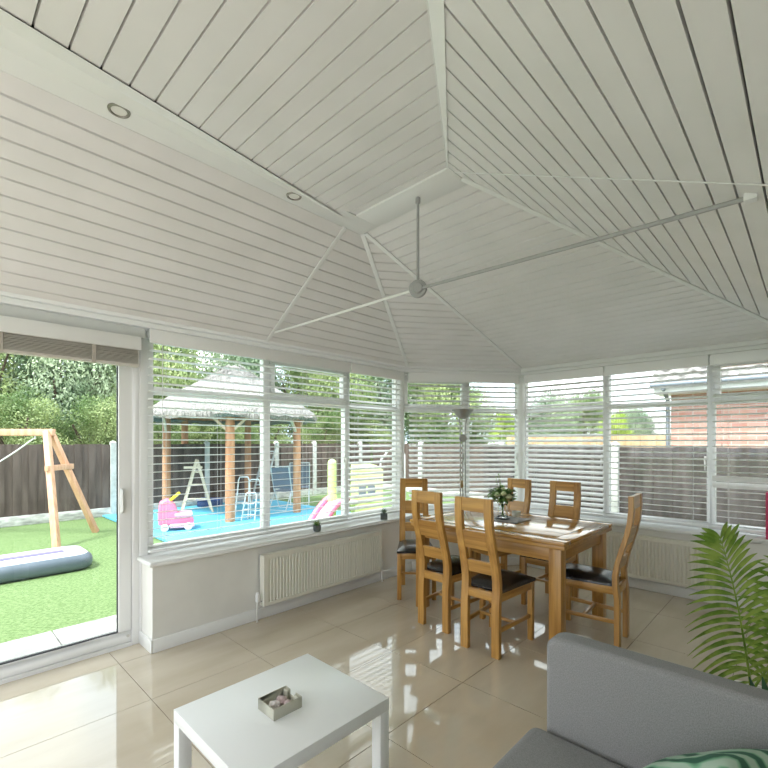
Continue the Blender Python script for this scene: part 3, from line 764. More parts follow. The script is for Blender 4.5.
for y0, y1 in ((.022,b-t_-.0004),(-b+t_+.0004,-.020)):
    m = MB(); m.box(a-.016,a-.0038,y0,y1,.004,h-.003); m.build('side_tab', boxm, bx, bev=.004)
rnd = random.Random(5)
def rock(name, loc, s, mtl, label, seed):
    rn = random.Random(seed); bm = bmesh.new(); bmesh.ops.create_icosphere(bm, subdivisions=2, radius=1)
    for v in bm.verts: v.co *= rn.uniform(.8,1.12); v.co = Vector((v.co.x*s[0], v.co.y*s[1], v.co.z*s[2]))
    me = bpy.data.meshes.new(name); bm.to_mesh(me); bm.free(); me.materials.append(mtl)
    o = bpy.data.objects.new(name, me); C.objects.link(o); o.location = loc; o.rotation_euler = (0,0,rn.uniform(0,3)); return o
bc = Vector((-.410,1.762,0)); Rz = Matrix.Rotation(ANG,3,'Z')
whitecr = noisy(mat('pale_quartz', (.7,.65,.65), .35), (.55,.50,.50), (.85,.80,.80), (50,50,50), 3)
for (dx, dy, s, mt, lb) in ((-.022,.006,(.024,.026,.016),whitecr,'pale grey tumbled stone at the near end inside the beige box'), (.016,.014,(.019,.024,.017),crystal,'rose pink stone inside the beige box beside its notch'), (.018,-.026,(.017,.018,.016),crystal,'small pink stone inside the beige box at its right corner')):
    p = bc + Rz @ Vector((dx,dy,0)); o = rock('stone', (p.x,p.y,.4533+s[2]*.93), s, mt, lb, int(dx*1000)+77); top(o, lb, 'stone', 'stones in the beige box')

# ================================================================== sofa (local x = u, y = v)
sf = thing('sofa', 'grey fabric sofa with slim arms and piped edges in the right foreground', 'sofa', W(.7, .3, 0), ANG)
def rbox(name, x0,x1,y0,y1,z0,z1, r_, mtl, parent, seg=5, M=None):
    m = MB(); m.box(x0,x1,y0,y1,z0,z1,M); return m.build(name, mtl, parent, bev=r_, seg=seg, smooth=60)
arm_p = [(.415,.20),(.415,.757),(.38,.787),(-.46,.787),(-.46,.20)]
for nm, x0 in (('arm',.905), ('arm',-.905-.10)):
    m = MB(); n = len(arm_p); m.add([(x0,y,z) for y,z in arm_p]+[(x0+.10,y,z) for y,z in arm_p], [tuple(range(n))[::-1], tuple(range(n,2*n))]+[(i,(i+1)%n,n+(i+1)%n,n+i) for i in range(n)])
    a_ = m.build(nm, sofa_m, sf, bev=.045, seg=7, smooth=60)
    m = MB()
    m.tube([(x0+.0125,.3985,.22),(x0+.0125,.3985,.70)], .0036, 8)
    m.tube([(x0+.0875,.3985,.22),(x0+.0875,.3985,.732),(x0+.0875,.392,.752),(x0+.0875,.372,.768),(x0+.0875,.35,.774),(x0+.0875,-.42,.774)], .0036, 8)
    m.build('piping', mat('dark_piping', (.12,.12,.125), .8), a_, smooth=60)
rbox('base', -.90,.90,-.44,.40,.14,.30,.02,sofa_m,sf)
for x0,x1 in ((-.902,-.001),(.001,.902)):
    rbox('seat_cushion', x0,x1,-.20,.462,.30,.452,.040,sofa_m,sf)
    Mt = Matrix.Translation((0,-.20,.44)) @ Matrix.Rotation(radians(10),4,'X')
    rbox('back_cushion', x0,x1,-.15,.02,0,.30,.045,sofa_l,sf, M=Mt)
rbox('backrest', -.90,.90,-.50,-.36,.20,.72,.03,sofa_m,sf)
for sx in (-1,1):
    for y in (-.38,.34):
        m = MB(); m.lathe([(0,0),(.014,0),(.022,.14),(0,.14)], 14, c=(sx*.84,y,0)); m.build('foot', oak_z, sf, smooth=50)
# printed cushion leaning in the sofa corner
def cushion(name, S, th, mtl):
    n = 17; vv = []; ff = []
    for side in (1,-1):
        for j in range(n):
            for i in range(n):
                a = -1+2*i/(n-1); b = -1+2*j/(n-1); pin = 1-.07*(1-abs(a)**2)*abs(b)**3; pin2 = 1-.07*(1-abs(b)**2)*abs(a)**3
                h = th*max(0,(1-a**4))**.5*max(0,(1-b**4))**.5 + .004*sin(9*a+3*b)*(1-a*a)
                vv.append((a*S*pin2, b*S*pin, side*h))
    nn = n*n
    for j in range(n-1):
        for i in range(n-1):
            q = j*n+i; ff += [(q,q+1,q+n+1,q+n),(nn+q,nn+q+n,nn+q+n+1,nn+q+1)]
    m = MB(); m.add(vv, ff); return m
m = cushion('c', .185, .06, cushm)
cu = m.build('cushion', cushm, None, smooth=80); q = W(1.50, .17); cu.location = (q.x, q.y, .592)
cu.rotation_euler = (radians(38), radians(-8), ANG+radians(150)); top(cu, 'green and white leaf-print cushion in the corner of the grey sofa', 'cushion')

# ================================================================== plants by the sofa
def frond(mb, base_, mid, tip, L, n, side_up, wd=.024, phase=0):
    base_, mid, tip = Vector(base_), Vector(mid), Vector(tip); pts = []
    for i in range(25):
        t = i/24; pts.append(base_*(1-t)**2 + mid*2*t*(1-t) + tip*t*t)
    mb.tube(pts, [.007*(1-i/24*.8) for i in range(25)], 7)
    for i in range(n):
        t = .12 + .87*i/(n-1); p = base_*(1-t)**2 + mid*2*t*(1-t) + tip*t*t
        d = ((mid-base_)*(1-t) + (tip-mid)*t).normalized(); s = d.cross(side_up).normalized()
        ll = L*(.45+.55*sin(pi*min(1, .18+t*.78)))*(1 if t < .93 else .8)
        for sg in (-1,1):
            j_ = ((i*37+sg*11)%10)/10; dd = (s*sg + d*(.30+1.1*t*t+.15*j_) + side_up*(.25*(j_-.4))).normalized(); leafquad(mb, p, dd, (side_up+s*sg*.3), ll*(.85+.3*j_), wd, .62*(1-.7*t)+.10*j_, n=7)
pq = Vector((1.80, 2.18, 0))
pl = thing('potted_palm', 'bright green feathery palm in a pot behind the sofa arm', 'plant', pq)
m = MB(); m.lathe([(0,0),(.10,0),(.12,.02),(.145,.24),(.15,.26),(.14,.26),(.135,.23),(0,.22)], 28); m.build('pot', ceram, pl, smooth=50)
m = MB(); m.lathe([(0,.221),(.13,.221),(.0,.228)], 20); m.build('soil', soil, pl)
def loc(px, py, t): return Vector(((px-384)/F*t, t, 1.5-(py-442)/F*t)) - pq
rt = Vector((0,0,.22))
FR = [(rt, loc(742,606,2.06), loc(720,537,2.10), .285, 24, Vector((-.05,-1,.2)), .026),
      (rt+Vector((.03,0,0)), loc(790,600,2.1), loc(812,545,1.95), .27, 18, Vector((-.5,-.8,.5)), .026),
      (rt+Vector((0,.04,0)), loc(815,600,2.3), loc(850,520,2.5), .30, 14, Vector((-.2,-.7,.6)), .03)]
for a in FR:
    m = MB(); frond(m, *a); m.build('frond', palm_m, pl)
dq = Vector((1.62, 1.80, 0))
dp = thing('leafy_pot_plant', 'dark green broad-leaved pot plant between the palm and the sofa', 'plant', dq)
m = MB(); m.lathe([(0,0),(.07,0),(.085,.02),(.10,.16),(.095,.165),(.09,.15),(0,.145)], 24); m.build('pot', potm, dp, smooth=50)
m = MB(); rnd = random.Random(4)
for k in range(34):
    a = k*2.4; e = 1.1+rnd.random()*2.2; h0_ = .15
    d = Vector((cos(a), sin(a), e)); leafquad(m, Vector((.03*cos(a),.03*sin(a),h0_)), d, Vector((-sin(a),cos(a),.2)).cross(d), .28+.20*rnd.random(), .05, .25, n=7)
m.build('leaves', dkleaf, dp)

# ================================================================== GARDEN
GZ = -.12
m = MB(); m.box(-40, 60, -40, 60, GZ-.2, GZ); m.build('ground', grassm, kind='structure')
m = MB(); ubox(m, -14, U0-.2, -9, 3.9, GZ, GZ+.06); m.build('added_bounce_paving', paving, kind='structure')  # pale paving added out of view, bounces neutral daylight into the room
# paving strip by the door, with joints
pv = setting('paving', W(0,0,GZ), ANG)
m = MB()
for k in range(-4, 14):
    m.box(k*.75+.012-.35, (k+1)*.75-.35, 3.78, 4.19, .001, .035); m.box(k*.75+.012+.02, (k+1)*.75+.02, 4.20, 4.61, .001, .035)
m.build('slabs', paving, pv)
def gp(px, py, z=GZ):
    t = (1.5-z)*F/(py-442); return Vector(((px-384)/F*t, t, z))
# ---- fences
def fence(p0, p1, label, mtl=fence_m, h=1.57, posts=(), bw=.125, gravel=True, postm=concrete, gh=.19, post_w=.11, lap=.02, zb=GZ):
    d = p1-p0; L = d.length; rz = atan2(d.y, d.x)
    r = thing('garden_fence', label, 'fence', (p0.x,p0.y,zb), rz)
    m = MB(); n = int(L/bw); rnd = random.Random(int(L*100))
    z0 = gh if gravel else .02
    for k in range(n):
        x = k*bw; y = .020*(k%2)-.006
        m.box(x+.002, x+bw+(lap if k%2 else .006), y-.009, y+.009, z0, h+rnd.uniform(-.008,.008))
    m.box(0, L, .022, .06, h-.35, h-.27); m.box(0, L, .022, .06, z0+.25, z0+.33)
    m.build('board_panel', mtl, r, merge=False)
    if gravel:
        m = MB(); m.box(0, L, -.025, .025, 0, gh); m.build('gravel_board', stone, r, bev=.006)
    for x in posts:
        m = MB(); w2 = post_w/2; m.add([(x-w2,-.06,0),(x+w2,-.06,0),(x+w2,.05,0),(x-w2,.05,0),(x-w2,-.06,h+.04),(x+w2,-.06,h+.04),(x+w2,.05,h+.04),(x-w2,.05,h+.04),(x-w2*.4,0,h+.08),(x+w2*.4,0,h+.08)],
            [(0,3,2,1),(0,1,5,4),(1,2,6,5),(2,3,7,6),(3,0,4,7),(4,5,9,8),(6,7,8,9),(5,6,9),(7,4,8)]); m.build('post', postm, r)
    return r
FVV = 11.1
us_ = [on_v(px, FVV) for px in (113, 206.6, 276, 314, 360)]
F0 = W(-4.0, FVV); F1_ = W(11.0, FVV)
fence(F0, F1_, 'long dark brown fence with concrete posts behind the swing and the thatched shelter', posts=[x+4.0 for x in [-3.3,-1.2,.9]+us_])
F2 = W(11.0, 3.2)
vps = [11.1-on_u(420.5, 11.0), 11.1-on_u(501.5, 11.0)]
fence(W(11.0,FVV-.02), F2, 'dark brown fence facing the corner bay, behind the floor lamp', posts=vps, bw=.125, post_w=.14)
FU3 = 7.6
fence(W(FU3, 4.6), W(FU3, -3.5), 'near dark brown boundary fence seen through the back windows', mtl=fence_d, posts=[4.6-on_u(615,FU3), 4.6-on_u(615,FU3)+1.9, 4.6-on_u(615,FU3)+3.8], h=1.545, post_w=.12)
fence(W(9.0, on_u(507,9.0)), W(9.0, on_u(669,9.0)), 'pale yellow wooden fence rising behind the dark boundary fence', mtl=fence_l, h=1.76, gravel=False, posts=())
# ---- brick bungalow on the right
HU = 9.8; hv = on_u(671, HU)
hs = thing('brick_bungalow', 'red brick bungalow with grey tiled roof beyond the right windows', 'house', W(HU, hv, GZ), ANG-pi/2)
# local x runs to the right (-v), y away from us (+u)
m = MB(); m.box(0, 9, 0, .25, 0, 2.52); m.box(0, .25, .25, 7, 0, 2.52); m.build('brick_wall', brick, hs)
m = MB(); m.box(-.2, 9, -.36, .30, 2.50, 2.53); m.box(-.2, 9, -.37, -.345, 2.50, 2.66); m.build('fascia', upvc, hs)
m = MB(); m.tube([(-.25,-.42,2.66),(9,-.42,2.66)], .055, 12); m.tube([(-.045,-.03,0),(-.045,-.03,2.4),(-.045,-.3,2.55),(-.045,-.42,2.6)], .035, 10); m.build('gutter', mat('grey_gutter', (.22,.25,.30), .4), hs, smooth=50)
m = MB(); nx_, ny_ = 190, 16; vv = []; ff = []
pitch = radians(28)
for j in range(ny_):
    for s2 in (0, 1):
        for i in range(nx_+1):
            x = -.25+i*.05; dd = (j+s2)*.30; z = 2.70 + dd*sin(pitch) + .035*(1 if s2 == 0 else 0) + .028*sin(2*pi*x/.30)
            vv.append((x, -.47+dd*cos(pitch), z))
rows = ny_*2
for j in range(rows-1):
    for i in range(nx_): q = j*(nx_+1)+i; ff.append((q,q+1,q+nx_+2,q+nx_+1))
m.add(vv, ff); m.build('tiled_roof', roofm, hs, merge=False, smooth=50)
m = MB(); m.add([(-.2,-.4,2.66),(-.2,3.7,4.85),(-.2,7.5,2.66),(-.16,-.4,2.66),(-.16,3.7,4.85),(-.16,7.5,2.66)], [(0,1,2),(3,5,4),(0,3,4,1),(1,4,5,2)]); m.build('gable', upvc, hs)
# second house, far
h2 = thing('distant_house', 'distant house with a grey tiled roof left of the brick wall', 'house', (9.75, 16.5, GZ), radians(-20))
m = MB(); m.box(0, 6, 0, 5, 0, 1.9); m.build('rendered_wall', paint, h2)
m = MB(); 
m.add([(-.3,-.4,1.85),(6.3,-.4,1.85),(5.2,2.5,2.85),(.8,2.5,2.85),(-.3,5.4,1.85),(6.3,5.4,1.85)], [(0,1,2,3),(3,2,5,4),(0,3,4),(1,5,2),(0,4,5,1)]); m.build('tiled_roof', roofm, h2)

# ---- swing frame
sw = thing('swing_frame', 'orange timber A-frame swing set on the grass outside the door', 'swing', (-5.0, 7.4, GZ))
ap = Vector((-.56, 0, 1.78))
for s, e in ((-1, Vector((.03,-.62,0))), (1, Vector((-.17,.62,0)))):
    m = MB(); m.bar(ap+Vector((0,s*.04,.02)), e, .085, .085, up=(1,0,0)); m.build('leg', swingw, sw, bev=.006)
m = MB(); m.bar(Vector((-.35,-.33,1.20)), Vector((-.39,.33,1.20)), .05, .09); m.build('cross_brace', swingw, sw, bev=.004)
m = MB(); m.bar(ap+Vector((.09,0,.0)), ap+Vector((-3.4,0,.0)), .09, .11); m.build('top_beam', swingw, sw, bev=.006)
for s in (-1, 1):
    m = MB(); m.bar(ap+Vector((-3.2,s*.05,.0)), Vector((-4.2,s*.62,0)), .085, .085, up=(1,0,0)); m.build('leg', swingw, sw, bev=.006)
m = MB()
for x in (-.22, -.95):
    m.tube([ap+Vector((x,0,-.05)), ap+Vector((x,0,-.11))], .012, 8)
m.build('hook', alum, sw)
m = MB(); a0 = ap+Vector((-.24,0,-.10)); pts = [a0 + Vector((-1.35*t, -.25*t, -.75*t-.12*sin(pi*t))) for t in [i/10 for i in range(11)]]
m.tube(pts, .012, 8); m.build('rope', mat('white_rope', (.75,.76,.76), .8), sw, smooth=60)
# ---- inflatable mat
mt_ = thing('inflatable_mat', 'long pale inflatable gym mat with dark sides lying on the grass', 'mat', W(1.58, 6.62, GZ), ANG)
def stad(x0, x1, y0, y1, r, n=7):
    out = []
    for cx, cy, a0 in ((x1-r,y1-r,0),(x0+r,y1-r,pi/2),(x0+r,y0+r,pi),(x1-r,y0+r,1.5*pi)):
        for k in range(n): a = a0+pi/2*k/(n-1); out.append((cx+r*cos(a), cy+r*sin(a)))
    return out
rings = [(.05,0),(.012,.03),(0,.07),(0,.12),(.012,.16),(.05,.195)]
m = MB(); vv = []; n_ = None
for ins, z in rings:
    p = stad(-3.2+ins, -ins, ins, .80-ins, .20-ins*.5); n_ = len(p); vv += [(x,y,z+.002) for x,y in p]
ff = [(i*n_+k, i*n_+(k+1)%n_, (i+1)*n_+(k+1)%n_, (i+1)*n_+k) for i in range(len(rings)-1) for k in range(n_)] + [tuple(range(n_))[::-1]]
m.add(vv, ff); m.build('side_wall', matg, mt_, smooth=60)
m = MB(); p = stad(-3.15,-.05,.05,.75,.175); vv = [(x,y,.1965) for x,y in p]; p2 = stad(-3.1,-.10,.10,.70,.15); vv += [(x,y,.205) for x,y in p2]; n_ = len(p)
m.add(vv, [(k,(k+1)%n_,n_+(k+1)%n_,n_+k) for k in range(n_)] + [tuple(range(n_,2*n_))]); m.build('top_sheet', matt, mt_)
m = MB(); m.box(-3.0,-.28,.34,.46,.2055,.213); m.build('stripe', purple, mt_)

# ---- blue deck
dk = setting('deck', W(0,0,GZ), ANG)
m = MB(); k = 7.26
while k < 10.9:
    m.box(2.74, 6.7, k, k+.138, .02, .05); k += .145
m.box(2.76, 6.68, 7.27, 10.9, .002, .02)
m.build('boards', deckm, dk)
DZ = GZ+.05
# ---- thatched shelter
gz = thing('thatched_shelter', 'thatched garden shelter on round timber posts over the blue deck', 'gazebo', (-3.45, 10.3, DZ))
for (x, y, r_) in ((-3.04,8.82,.095),(-4.82,9.9,.09),(-1.95,10.0,.088),(-4.95,11.1,.085),(-3.55,11.65,.085)):
    m = MB(); m.tube([(x+3.45,y-10.3,0),(x+3.45,y-10.3,2.16)], [r_, r_*.93], 16); m.build('post', postw, gz, smooth=50)
m = MB()
for (x, y) in ((-3.04,8.82),(-4.82,9.9),(-1.95,10.0)):
    for s in (-1,1):
        a = Vector((x+3.45, y-10.3, 1.75)); t_ = Vector((-a.y, a.x, 0)).normalized()*s; m.bar(a, a+t_*.38+Vector((0,0,.36)), .05, .05)
m.build('knee_brace', easelw, gz)
m = MB(); 
pp = [(-3.04,8.82),(-1.95,10.0),(-2.3,11.3),(-3.55,11.65),(-4.95,11.1),(-4.82,9.9)]
for i in range(6):
    a = pp[i]; b = pp[(i+1)%6]; m.bar((a[0]+3.45,a[1]-10.3,2.16),(b[0]+3.45,b[1]-10.3,2.16), .09, .10)
m.build('ring_beam', postw, gz)
m = MB(); rnd = random.Random(9); n = 72; vv = []; ff = []
prof = [(1.60,2.10),(1.86,2.04),(1.90,2.11),(1.80,2.24),(1.55,2.42),(1.2,2.66),(.8,2.90),(.4,3.14),(.12,3.30),(0.02,3.33)]
for i, (r_, z) in enumerate(prof):
    for k in range(n):
        t = 2*pi*k/n; rr = r_*(1+ (.02*rnd.uniform(-1,1) if 0 < i < 8 else 0)); vv.append((rr*cos(t), rr*sin(t), z + rnd.uniform(-.03,.02)*(i in (1,2)) ))
ff = [(i*n+k, i*n+(k+1)%n, (i+1)*n+(k+1)%n, (i+1)*n+k) for i in range(len(prof)-1) for k in range(n)]
m.add(vv, ff)
for k in range(1500):
    t = rnd.uniform(0,2*pi); q = rnd.uniform(0,1); r0 = 1.88*(1-q)+.15*q; z0_ = 2.13+(1.88-r0)*.70
    L = .16; s = rnd.uniform(-.1,.1)
    a = Vector((r0*cos(t), r0*sin(t), z0_+.012)); b = Vector(((r0+L)*cos(t+s*.2), (r0+L)*sin(t+s*.2), z0_-L*.62+.02)); wv = Vector((-sin(t),cos(t),0))*.012
    m.add([a-wv,a+wv,b+wv*.3,b-wv*.3], [(0,1,2,3)])
m.build('thatch_roof', thatch, gz, merge=False, smooth=60)

# ---- toys on the deck
q = gp(176, 529, DZ)
pc = thing('toy_car', 'pink ride-on toy with a yellow handle standing on the blue deck', 'toy', (q.x, q.y, DZ), radians(25))
m = MB()
m.prism([(-.28,.10),(.28,.08),(.30,.16),(.24,.24),(.05,.26),(-.02,.46),(-.14,.56),(-.27,.50),(-.29,.30)], -.15, .15, M=Matrix.Rotation(pi/2,4,'X')); m.build('body', pinkm, pc, bev=.03, seg=4)
m = MB(); m.box(-.02,.27,-.19,.19,.24,.30); m.build('seat', pink2, pc, bev=.02, seg=3)
m = MB(); m.box(-.10,.30,-.20,-.15,.05,.12); m.box(-.10,.30,.15,.20,.05,.12); m.build('running_board', pink2, pc, bev=.015)
for x in (-.18,.2):
    for y in (-.19,.19):
        m = MB(); m.lathe([(0,-.025),(.04,-.025),(.065,-.02),(.065,.02),(.04,.025),(0,.025)], 18, M=Matrix.Translation((x,y,.066)) @ Matrix.Rotation(pi/2,4,'X')); m.build('wheel', ceram, pc, smooth=40)
m = MB(); m.bar((-.12,-.02,.50),(.06,-.06,.66), .10, .05); m.build('handle', yellowm, pc, bev=.012)
# wooden double easel
q = gp(198, 512, DZ)
es = thing('wooden_easel', 'pale wooden A-frame easel standing on the blue deck', 'easel', (q.x, q.y, DZ), radians(5))
for y in (-.02, .35):
    m = MB(); xo = -.15 if y > 0 else 0
    hh = 1.17
    m.bar((-.33+xo,y,0),(xo,y,hh), .035,.035, up=(0,1,0)); m.bar((.33+xo,y,0),(xo,y,hh), .035,.035, up=(0,1,0)); m.build('leg_pair', easelw, es)
m = MB()
for z in (.30,.62,.90): 
    k = (1-z/1.17)*.33; m.bar((-k,-.02,z),(k,-.02,z), .03,.03)
m.bar((0,-.02,1.15),(-.15,.35,1.15),.03,.03); m.bar((-.3,-.02,1.0),(.1,-.02,1.0),.02,.05)
m.build('rung', easelw, es)
# blue low box
q = gp(210, 506, DZ); t = thing('toy_crate', 'low navy blue toy crate on the deck behind the easel', 'crate', (q.x,q.y,DZ), 0)
m = MB(); m.box(-.26,.26,-.15,.15,0,.16); m.build('bin', navy, t, bev=.015)
m = MB(); m.box(-.28,.28,-.17,.17,.16,.19); m.build('rim', mat('blue_plastic', (.05,.12,.42), .4), t, bev=.008)
# folded metal chairs
def folding_chair(loc_, rz, lb, grp, sc=1.0, fab=True):
    r = thing('folding_chair', lb, 'chair', loc_, rz, grp)
    H = 1.0*sc
    for x in (-.24, .24):
        m = MB(); m.tube([(x,-.22,0),(x,.0,.42),(x,.14,H)], .013, 8); m.tube([(x*.93,.24,0),(x*.93,.02,.38),(x*.93,-.20,.44)], .013, 8); m.build('frame', alum, r, smooth=50)
    m = MB(); m.tube([(-.24,.14,H),(.24,.14,H)], .013, 8); m.tube([(-.22,.24,.0),(.22,.24,.0)], .012, 8); m.tube([(-.24,-.22,.0),(.24,-.22,.0)], .012, 8); m.build('cross_tube', alum, r, smooth=50)
    m = MB(); m.add([(-.23,.03,.48),(.23,.03,.48),(.23,.135,H-.03),(-.23,.135,H-.03)], [(0,1,2,3)]); m.add([(-.23,-.22,.44),(.23,-.22,.44),(.23,.02,.41),(-.23,.02,.41)], [(0,1,2,3)]); o = m.build('fabric', greyfab if fab else alum, r)
    so_ = o.modifiers.new('t','SOLIDIFY'); so_.thickness = .006
    return r
q = gp(283, 509, DZ); folding_chair((q.x,q.y,DZ), radians(160), 'folding garden chair with slate fabric, right of the middle post', 'folding chairs on the deck')
q = gp(293, 506, DZ); folding_chair((q.x+.1,q.y+.35,DZ), radians(190), 'folding garden chair with slate fabric, close behind the right-hand post', 'folding chairs on the deck', 1.05)
# step ladder + folded frame
q = gp(250, 519, DZ)
t = thing('clothes_airer', 'folded silver metal airer standing on the deck beside the middle post', 'airer', (q.x,q.y,DZ), radians(10))
for i, (x, y, lean) in enumerate(((-.17,0,.05),(.14,.05,-.05),(-.02,-.15,.06))):
    m = MB(); w2 = .13; h = (.86,.80,.55)[i]
    m.tube([(x-w2,y,0),(x-w2*.8+lean,y,h*.92),(x-w2*.6+lean,y,h),(x+w2*.6+lean,y,h),(x+w2*.8+lean,y,h*.92),(x+w2,y,0)], .014, 8); m.build('frame_loop', alum, t, smooth=50)
    m = MB()
    for z in (.2,.4,.6): m.tube([(x-w2*.9,y,z*h),(x+w2*.9,y,z*h)], .008, 6)
    m.build('rail', alum, t)
t = thing('leaning_ladder', 'white ladder leaning against the fence behind the folding chairs', 'ladder', (-3.15, 12.2, DZ), radians(-10))
m = MB()
for x in (-.16,.16): m.bar((x-.1,-.5,-.0),(x+.12,-.1,1.55),.05,.03)
m.build('rail', alum, t)
m = MB()
for k in range(6): z = .22+k*.22; f = z/1.55; m.bar((-.16-.1+.22*f,-.5+.4*f,z),(.16-.1+.22*f,-.5+.4*f,z),.03,.03)
m.build('rung', alum, t)
# playhouse + slide
t = thing('play_house', 'lime green plastic playhouse panel with a dark arched window', 'playhouse', (-.305, 8.0, GZ), radians(4))
m = MB()
outl = [(-.29,0),(.29,0),(.29,1.12),(.2,1.17),(0,1.22),(-.2,1.24),(-.29,1.20)]
m.prism(outl, -.03, .03, M=Matrix.Rotation(pi/2,4,'X'))
m.box(-.29,-.25,.03,.6,0,1.1); m.box(.25,.29,.03,.6,0,1.1); m.prism(outl, -.03, .03, M=Matrix.Translation((0,.6,0)) @ Matrix.Rotation(pi/2,4,'X'))
m.build('moulded_body', limem, t, bev=.015)
def arch(w_, h, z0, n=9): return [(-w_,z0),(w_,z0)] + [(w_*cos(pi*k/(n-1)), z0+h*.6+h*.4*sin(pi*k/(n-1))) for k in range(n)]
m = MB(); m.prism(arch(.15,.24,.66), .031, .036, M=Matrix.Rotation(pi/2,4,'X')); wd_ = m.build('arched_window', greyfab, t)
m = MB(); m.box(-.012,.012,-.044,-.036,.66,.89); m.box(-.14,.14,-.044,-.036,.76,.78); m.build('window_bar', limem, wd_)
m = MB()
for z in (.18,.36,.54,1.0,1.1): m.box(-.27,.27,-.037,-.03,z,z+.02)
m.build('moulded_ridge', limem, t, bev=.003)
t = thing('slide', 'pink plastic slide with a lime green tower post beside the playhouse', 'slide', (-.80, 7.55, GZ), radians(38))
m = MB(); m.add([], [])
m.tube([(-.03,.1,0),(-.03,.1,1.25)], .075, 14); m.lathe([(0.075,0),(.07,.04),(.04,.07),(0,.08)], 14, c=(-.03,.1,1.25)); m.build('tower_post', limem, t, smooth=50)
m = MB(); m.box(-.02,.42,-.15,.32,0,.10); m.box(-.06,.36,-.15,.32,.55,.62); m.box(.28,.34,-.15,-.09,.1,.55); m.box(.28,.34,.26,.32,.1,.55); m.box(.0,.06,.26,.32,.1,.55); m.build('platform', limem, t, bev=.01)
pts = [(-.55+.62*s, 0, .05+.60*sin(pi/2*min(1,s*1.05))) for s in [i/12 for i in range(13)]]
for y in (-.20, .22):
    m = MB()
    m.tube([(x, y-.06, z+.03) for x, _, z in pts], .05, 10); m.build('slide_rail', pinkm, t, smooth=50)
m = MB(); vv = []
for x, _, z in pts: vv += [(x,-.25,z-.01),(x,.15,z-.01),(x,.15,z-.04),(x,-.25,z-.04)]
ff = []
for i in range(12):
    for k in range(4): ff.append((4*i+k,4*i+(k+1)%4,4*i+4+(k+1)%4,4*i+4+k))
m.add(vv, ff); m.build('chute', pink2, t, smooth=50)
t = thing('goal_frame', 'curved white metal hoop frame behind the lime playhouse', 'goal', (.30, 9.6, GZ), radians(10))
m = MB(); m.tube([(-.40,0,0),(-.40,0,1.0),(-.36,0,1.25),(-.22,0,1.42),(-.05,0,1.48),(.05,0,1.47),(.14,0,1.35),(.16,0,0)], .02, 10); m.build('front_hoop', alum, t, smooth=60)
m = MB(); m.tube([(-.40,0,.02),(-.40,.6,.02),(.16,.6,.02),(.16,0,.02)], .018, 8); m.build('ground_bar', alum, t)
# red parasol/planter at extreme right outside
q = W(5.17, on_u(765.3, 5.12)-.037, 0)
t = MB(); t.box(-.05,.05,-.035,.035,0,.41); o = t.build('gift_box', mat('magenta_card', (.55,.03,.12), .5), None, bev=.003, loc=(q.x,q.y,SILL-.001), rot=(0,0,ANG)); o['label'] = 'tall magenta box on the right end of the back sill, mostly outside the frame'; o['category'] = 'box'

# ---- trees: leaf clouds on trunks
def crown_mesh(name, n, seed, leaf, lobes, size):
    rn = random.Random(seed); vv = []; ff = []
    L = []
    for k in range(lobes):
        a = rn.uniform(0,2*pi); r = rn.uniform(.15,.75); z = rn.uniform(-.62,.66); L.append((r*cos(a)*(1-abs(z)*.4), r*sin(a)*(1-abs(z)*.4), z, rn.uniform(.26,.46)))
    for k in range(n):
        c = L[rn.randrange(lobes)]
        d = Vector((rn.gauss(0,1), rn.gauss(0,1), rn.gauss(0,1))).normalized(); rr = c[3]*(rn.random()**.3)
        p = Vector(c[:3]) + d*rr; nrm = (d + Vector((rn.gauss(0,.6),rn.gauss(0,.6),rn.gauss(0,.6)))).normalized()
        s = nrm.cross(Vector((rn.gauss(0,1),rn.gauss(0,1),rn.gauss(0,1)))).normalized(); t = nrm.cross(s); z = leaf*rn.uniform(.6,1.3)
        i = len(vv); vv += [p-s*z, p-t*z*.45, p+s*z, p+t*z*.45]; ff.append((i,i+1,i+2,i+3))
    me = bpy.data.meshes.new(name); me.from_pydata([tuple(v) for v in vv], [], ff); me.materials.append(size)
    return me
CM = {'a': crown_mesh('crown_a', 26000, 1, .024, 26, leaf_a), 'b': crown_mesh('crown_b', 26000, 2, .023, 26, leaf_b), 'c': crown_mesh('crown_c', 9000, 3, .04, 20, leaf_c), 'd': crown_mesh('crown_d', 26000, 5, .024, 30, leaf_a)}
def tree(px, Y, zc, rx_, rz_, kind, label, group):
    X = (px-384)/F*Y
    r = thing('leafy_tree', label, 'tree', (X, Y, GZ), random.uniform(0,6), group)
    o = bpy.data.objects.new('crown', CM[kind]); C.objects.link(o); o.parent = r; o.location = (0,0,zc-GZ); o.scale = (rx_, rx_, rz_)
    m = MB(); m.tube([(0,0,0),(.05,.02,(zc-GZ)*.5),(0,0,zc-GZ+rz_*.3)], [.14,.11,.05], 8)
    for k in range(5): a = k*1.3; m.tube([(0,0,(zc-GZ)*.6),(rx_*.5*cos(a),rx_*.5*sin(a),zc-GZ+rz_*.1*k)], [.06,.02], 6)
    m.build('trunk', bark, r)
G1 = 'tall trees behind the long fence'
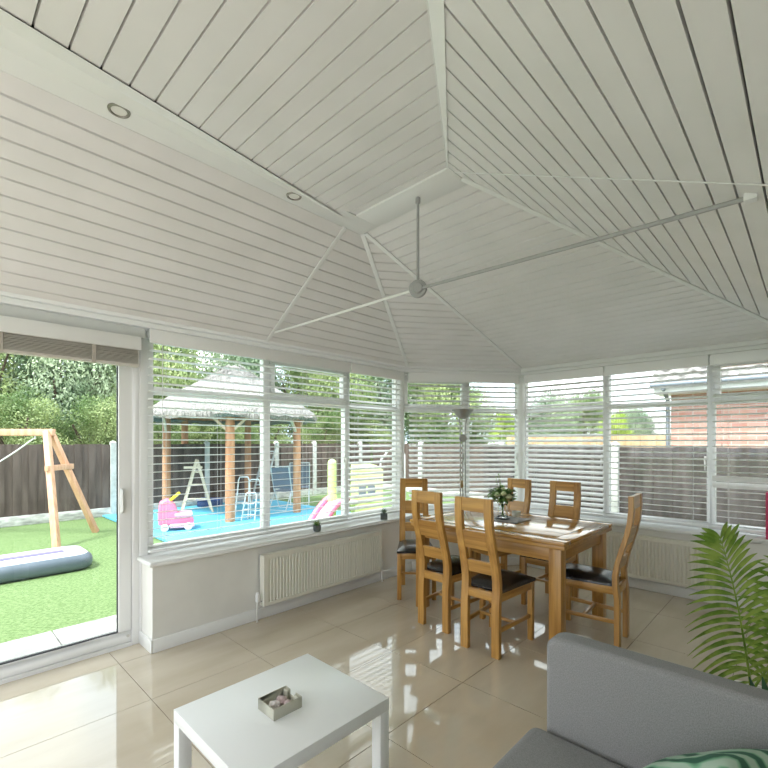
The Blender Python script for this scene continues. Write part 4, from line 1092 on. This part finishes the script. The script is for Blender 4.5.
for a in [
 (-130,10.6,2.6,2.0,2.7,'a','green leafy tree behind the left end of the fence, mostly cut off by the frame'),
 (-20,11.6,2.9,2.0,2.9,'d','green leafy tree above the fence behind the top beam of the swing'),
 (60,12.4,2.8,2.0,2.9,'b','silvery green leafy tree directly above the swing apex'),
 (118,13.8,3.0,2.0,2.9,'a','green leafy tree above the fence beside the door frame'),
 (178,15.0,2.9,2.1,3.2,'d','green leafy tree behind the left half of the thatched roof'),
 (240,16.0,3.0,2.1,3.2,'b','silvery green tree directly behind the peak of the thatched roof'),
 (298,17.0,3.0,2.1,3.2,'a','green leafy tree behind the right half of the thatched roof'),
 (345,18.0,3.0,2.1,3.2,'d','green leafy tree above the lime playhouse'),
 (392,19.0,3.0,2.2,3.0,'b','silvery green tree above the white hoop in the corner')]: tree(*a, G1)
G3 = 'bushes peeping over the long fence'
for k, (px, lb) in enumerate(((-90,'dense green bush just behind the fence, cut off at the left edge'),(20,'dense green bush just behind the fence, left of the swing leg'),(95,'dense green bush just behind the fence, between the swing and the door frame'),(150,'dense green bush behind the fence at the left edge of the thatched roof'),(210,'dense green bush behind the fence, left of the middle shelter post'),(265,'dense green bush behind the fence, right of the middle shelter post'),(320,'dense green bush behind the fence above the slide'),(368,'dense green bush behind the fence just above the playhouse'))):
    g_ = UX*ray(px)[0]; h_ = -UY*ray(px)[0]+UX
    tree(px, 12.45/h_, 1.55, 1.15, 1.15, 'ad'[k%2], lb, G3)
G2 = 'trees behind the corner and back fences'
for a in [
 (432,18.0,2.6,1.9,2.7,'a','green leafy tree left of the floor lamp bowl'),
 (474,20.0,2.2,1.6,2.1,'d','green leafy tree just right of the floor lamp'),
 (505,17.0,1.8,.7,1.1,'c','bright yellow-green bush over the white post at the corner'),
 (548,17.0,2.0,1.4,1.7,'b','silvery green tree above the two far chairs'),
 (585,19.0,2.2,1.3,1.7,'a','green leafy tree left of the back window mullion'),
 (618,13.5,1.7,.55,.8,'c','bright yellow-green shrub over the pale fence beside the mullion'),
 (634,14.2,1.8,.75,1.1,'b','silvery green tree left of the distant tiled roof')]: tree(*a, G2)
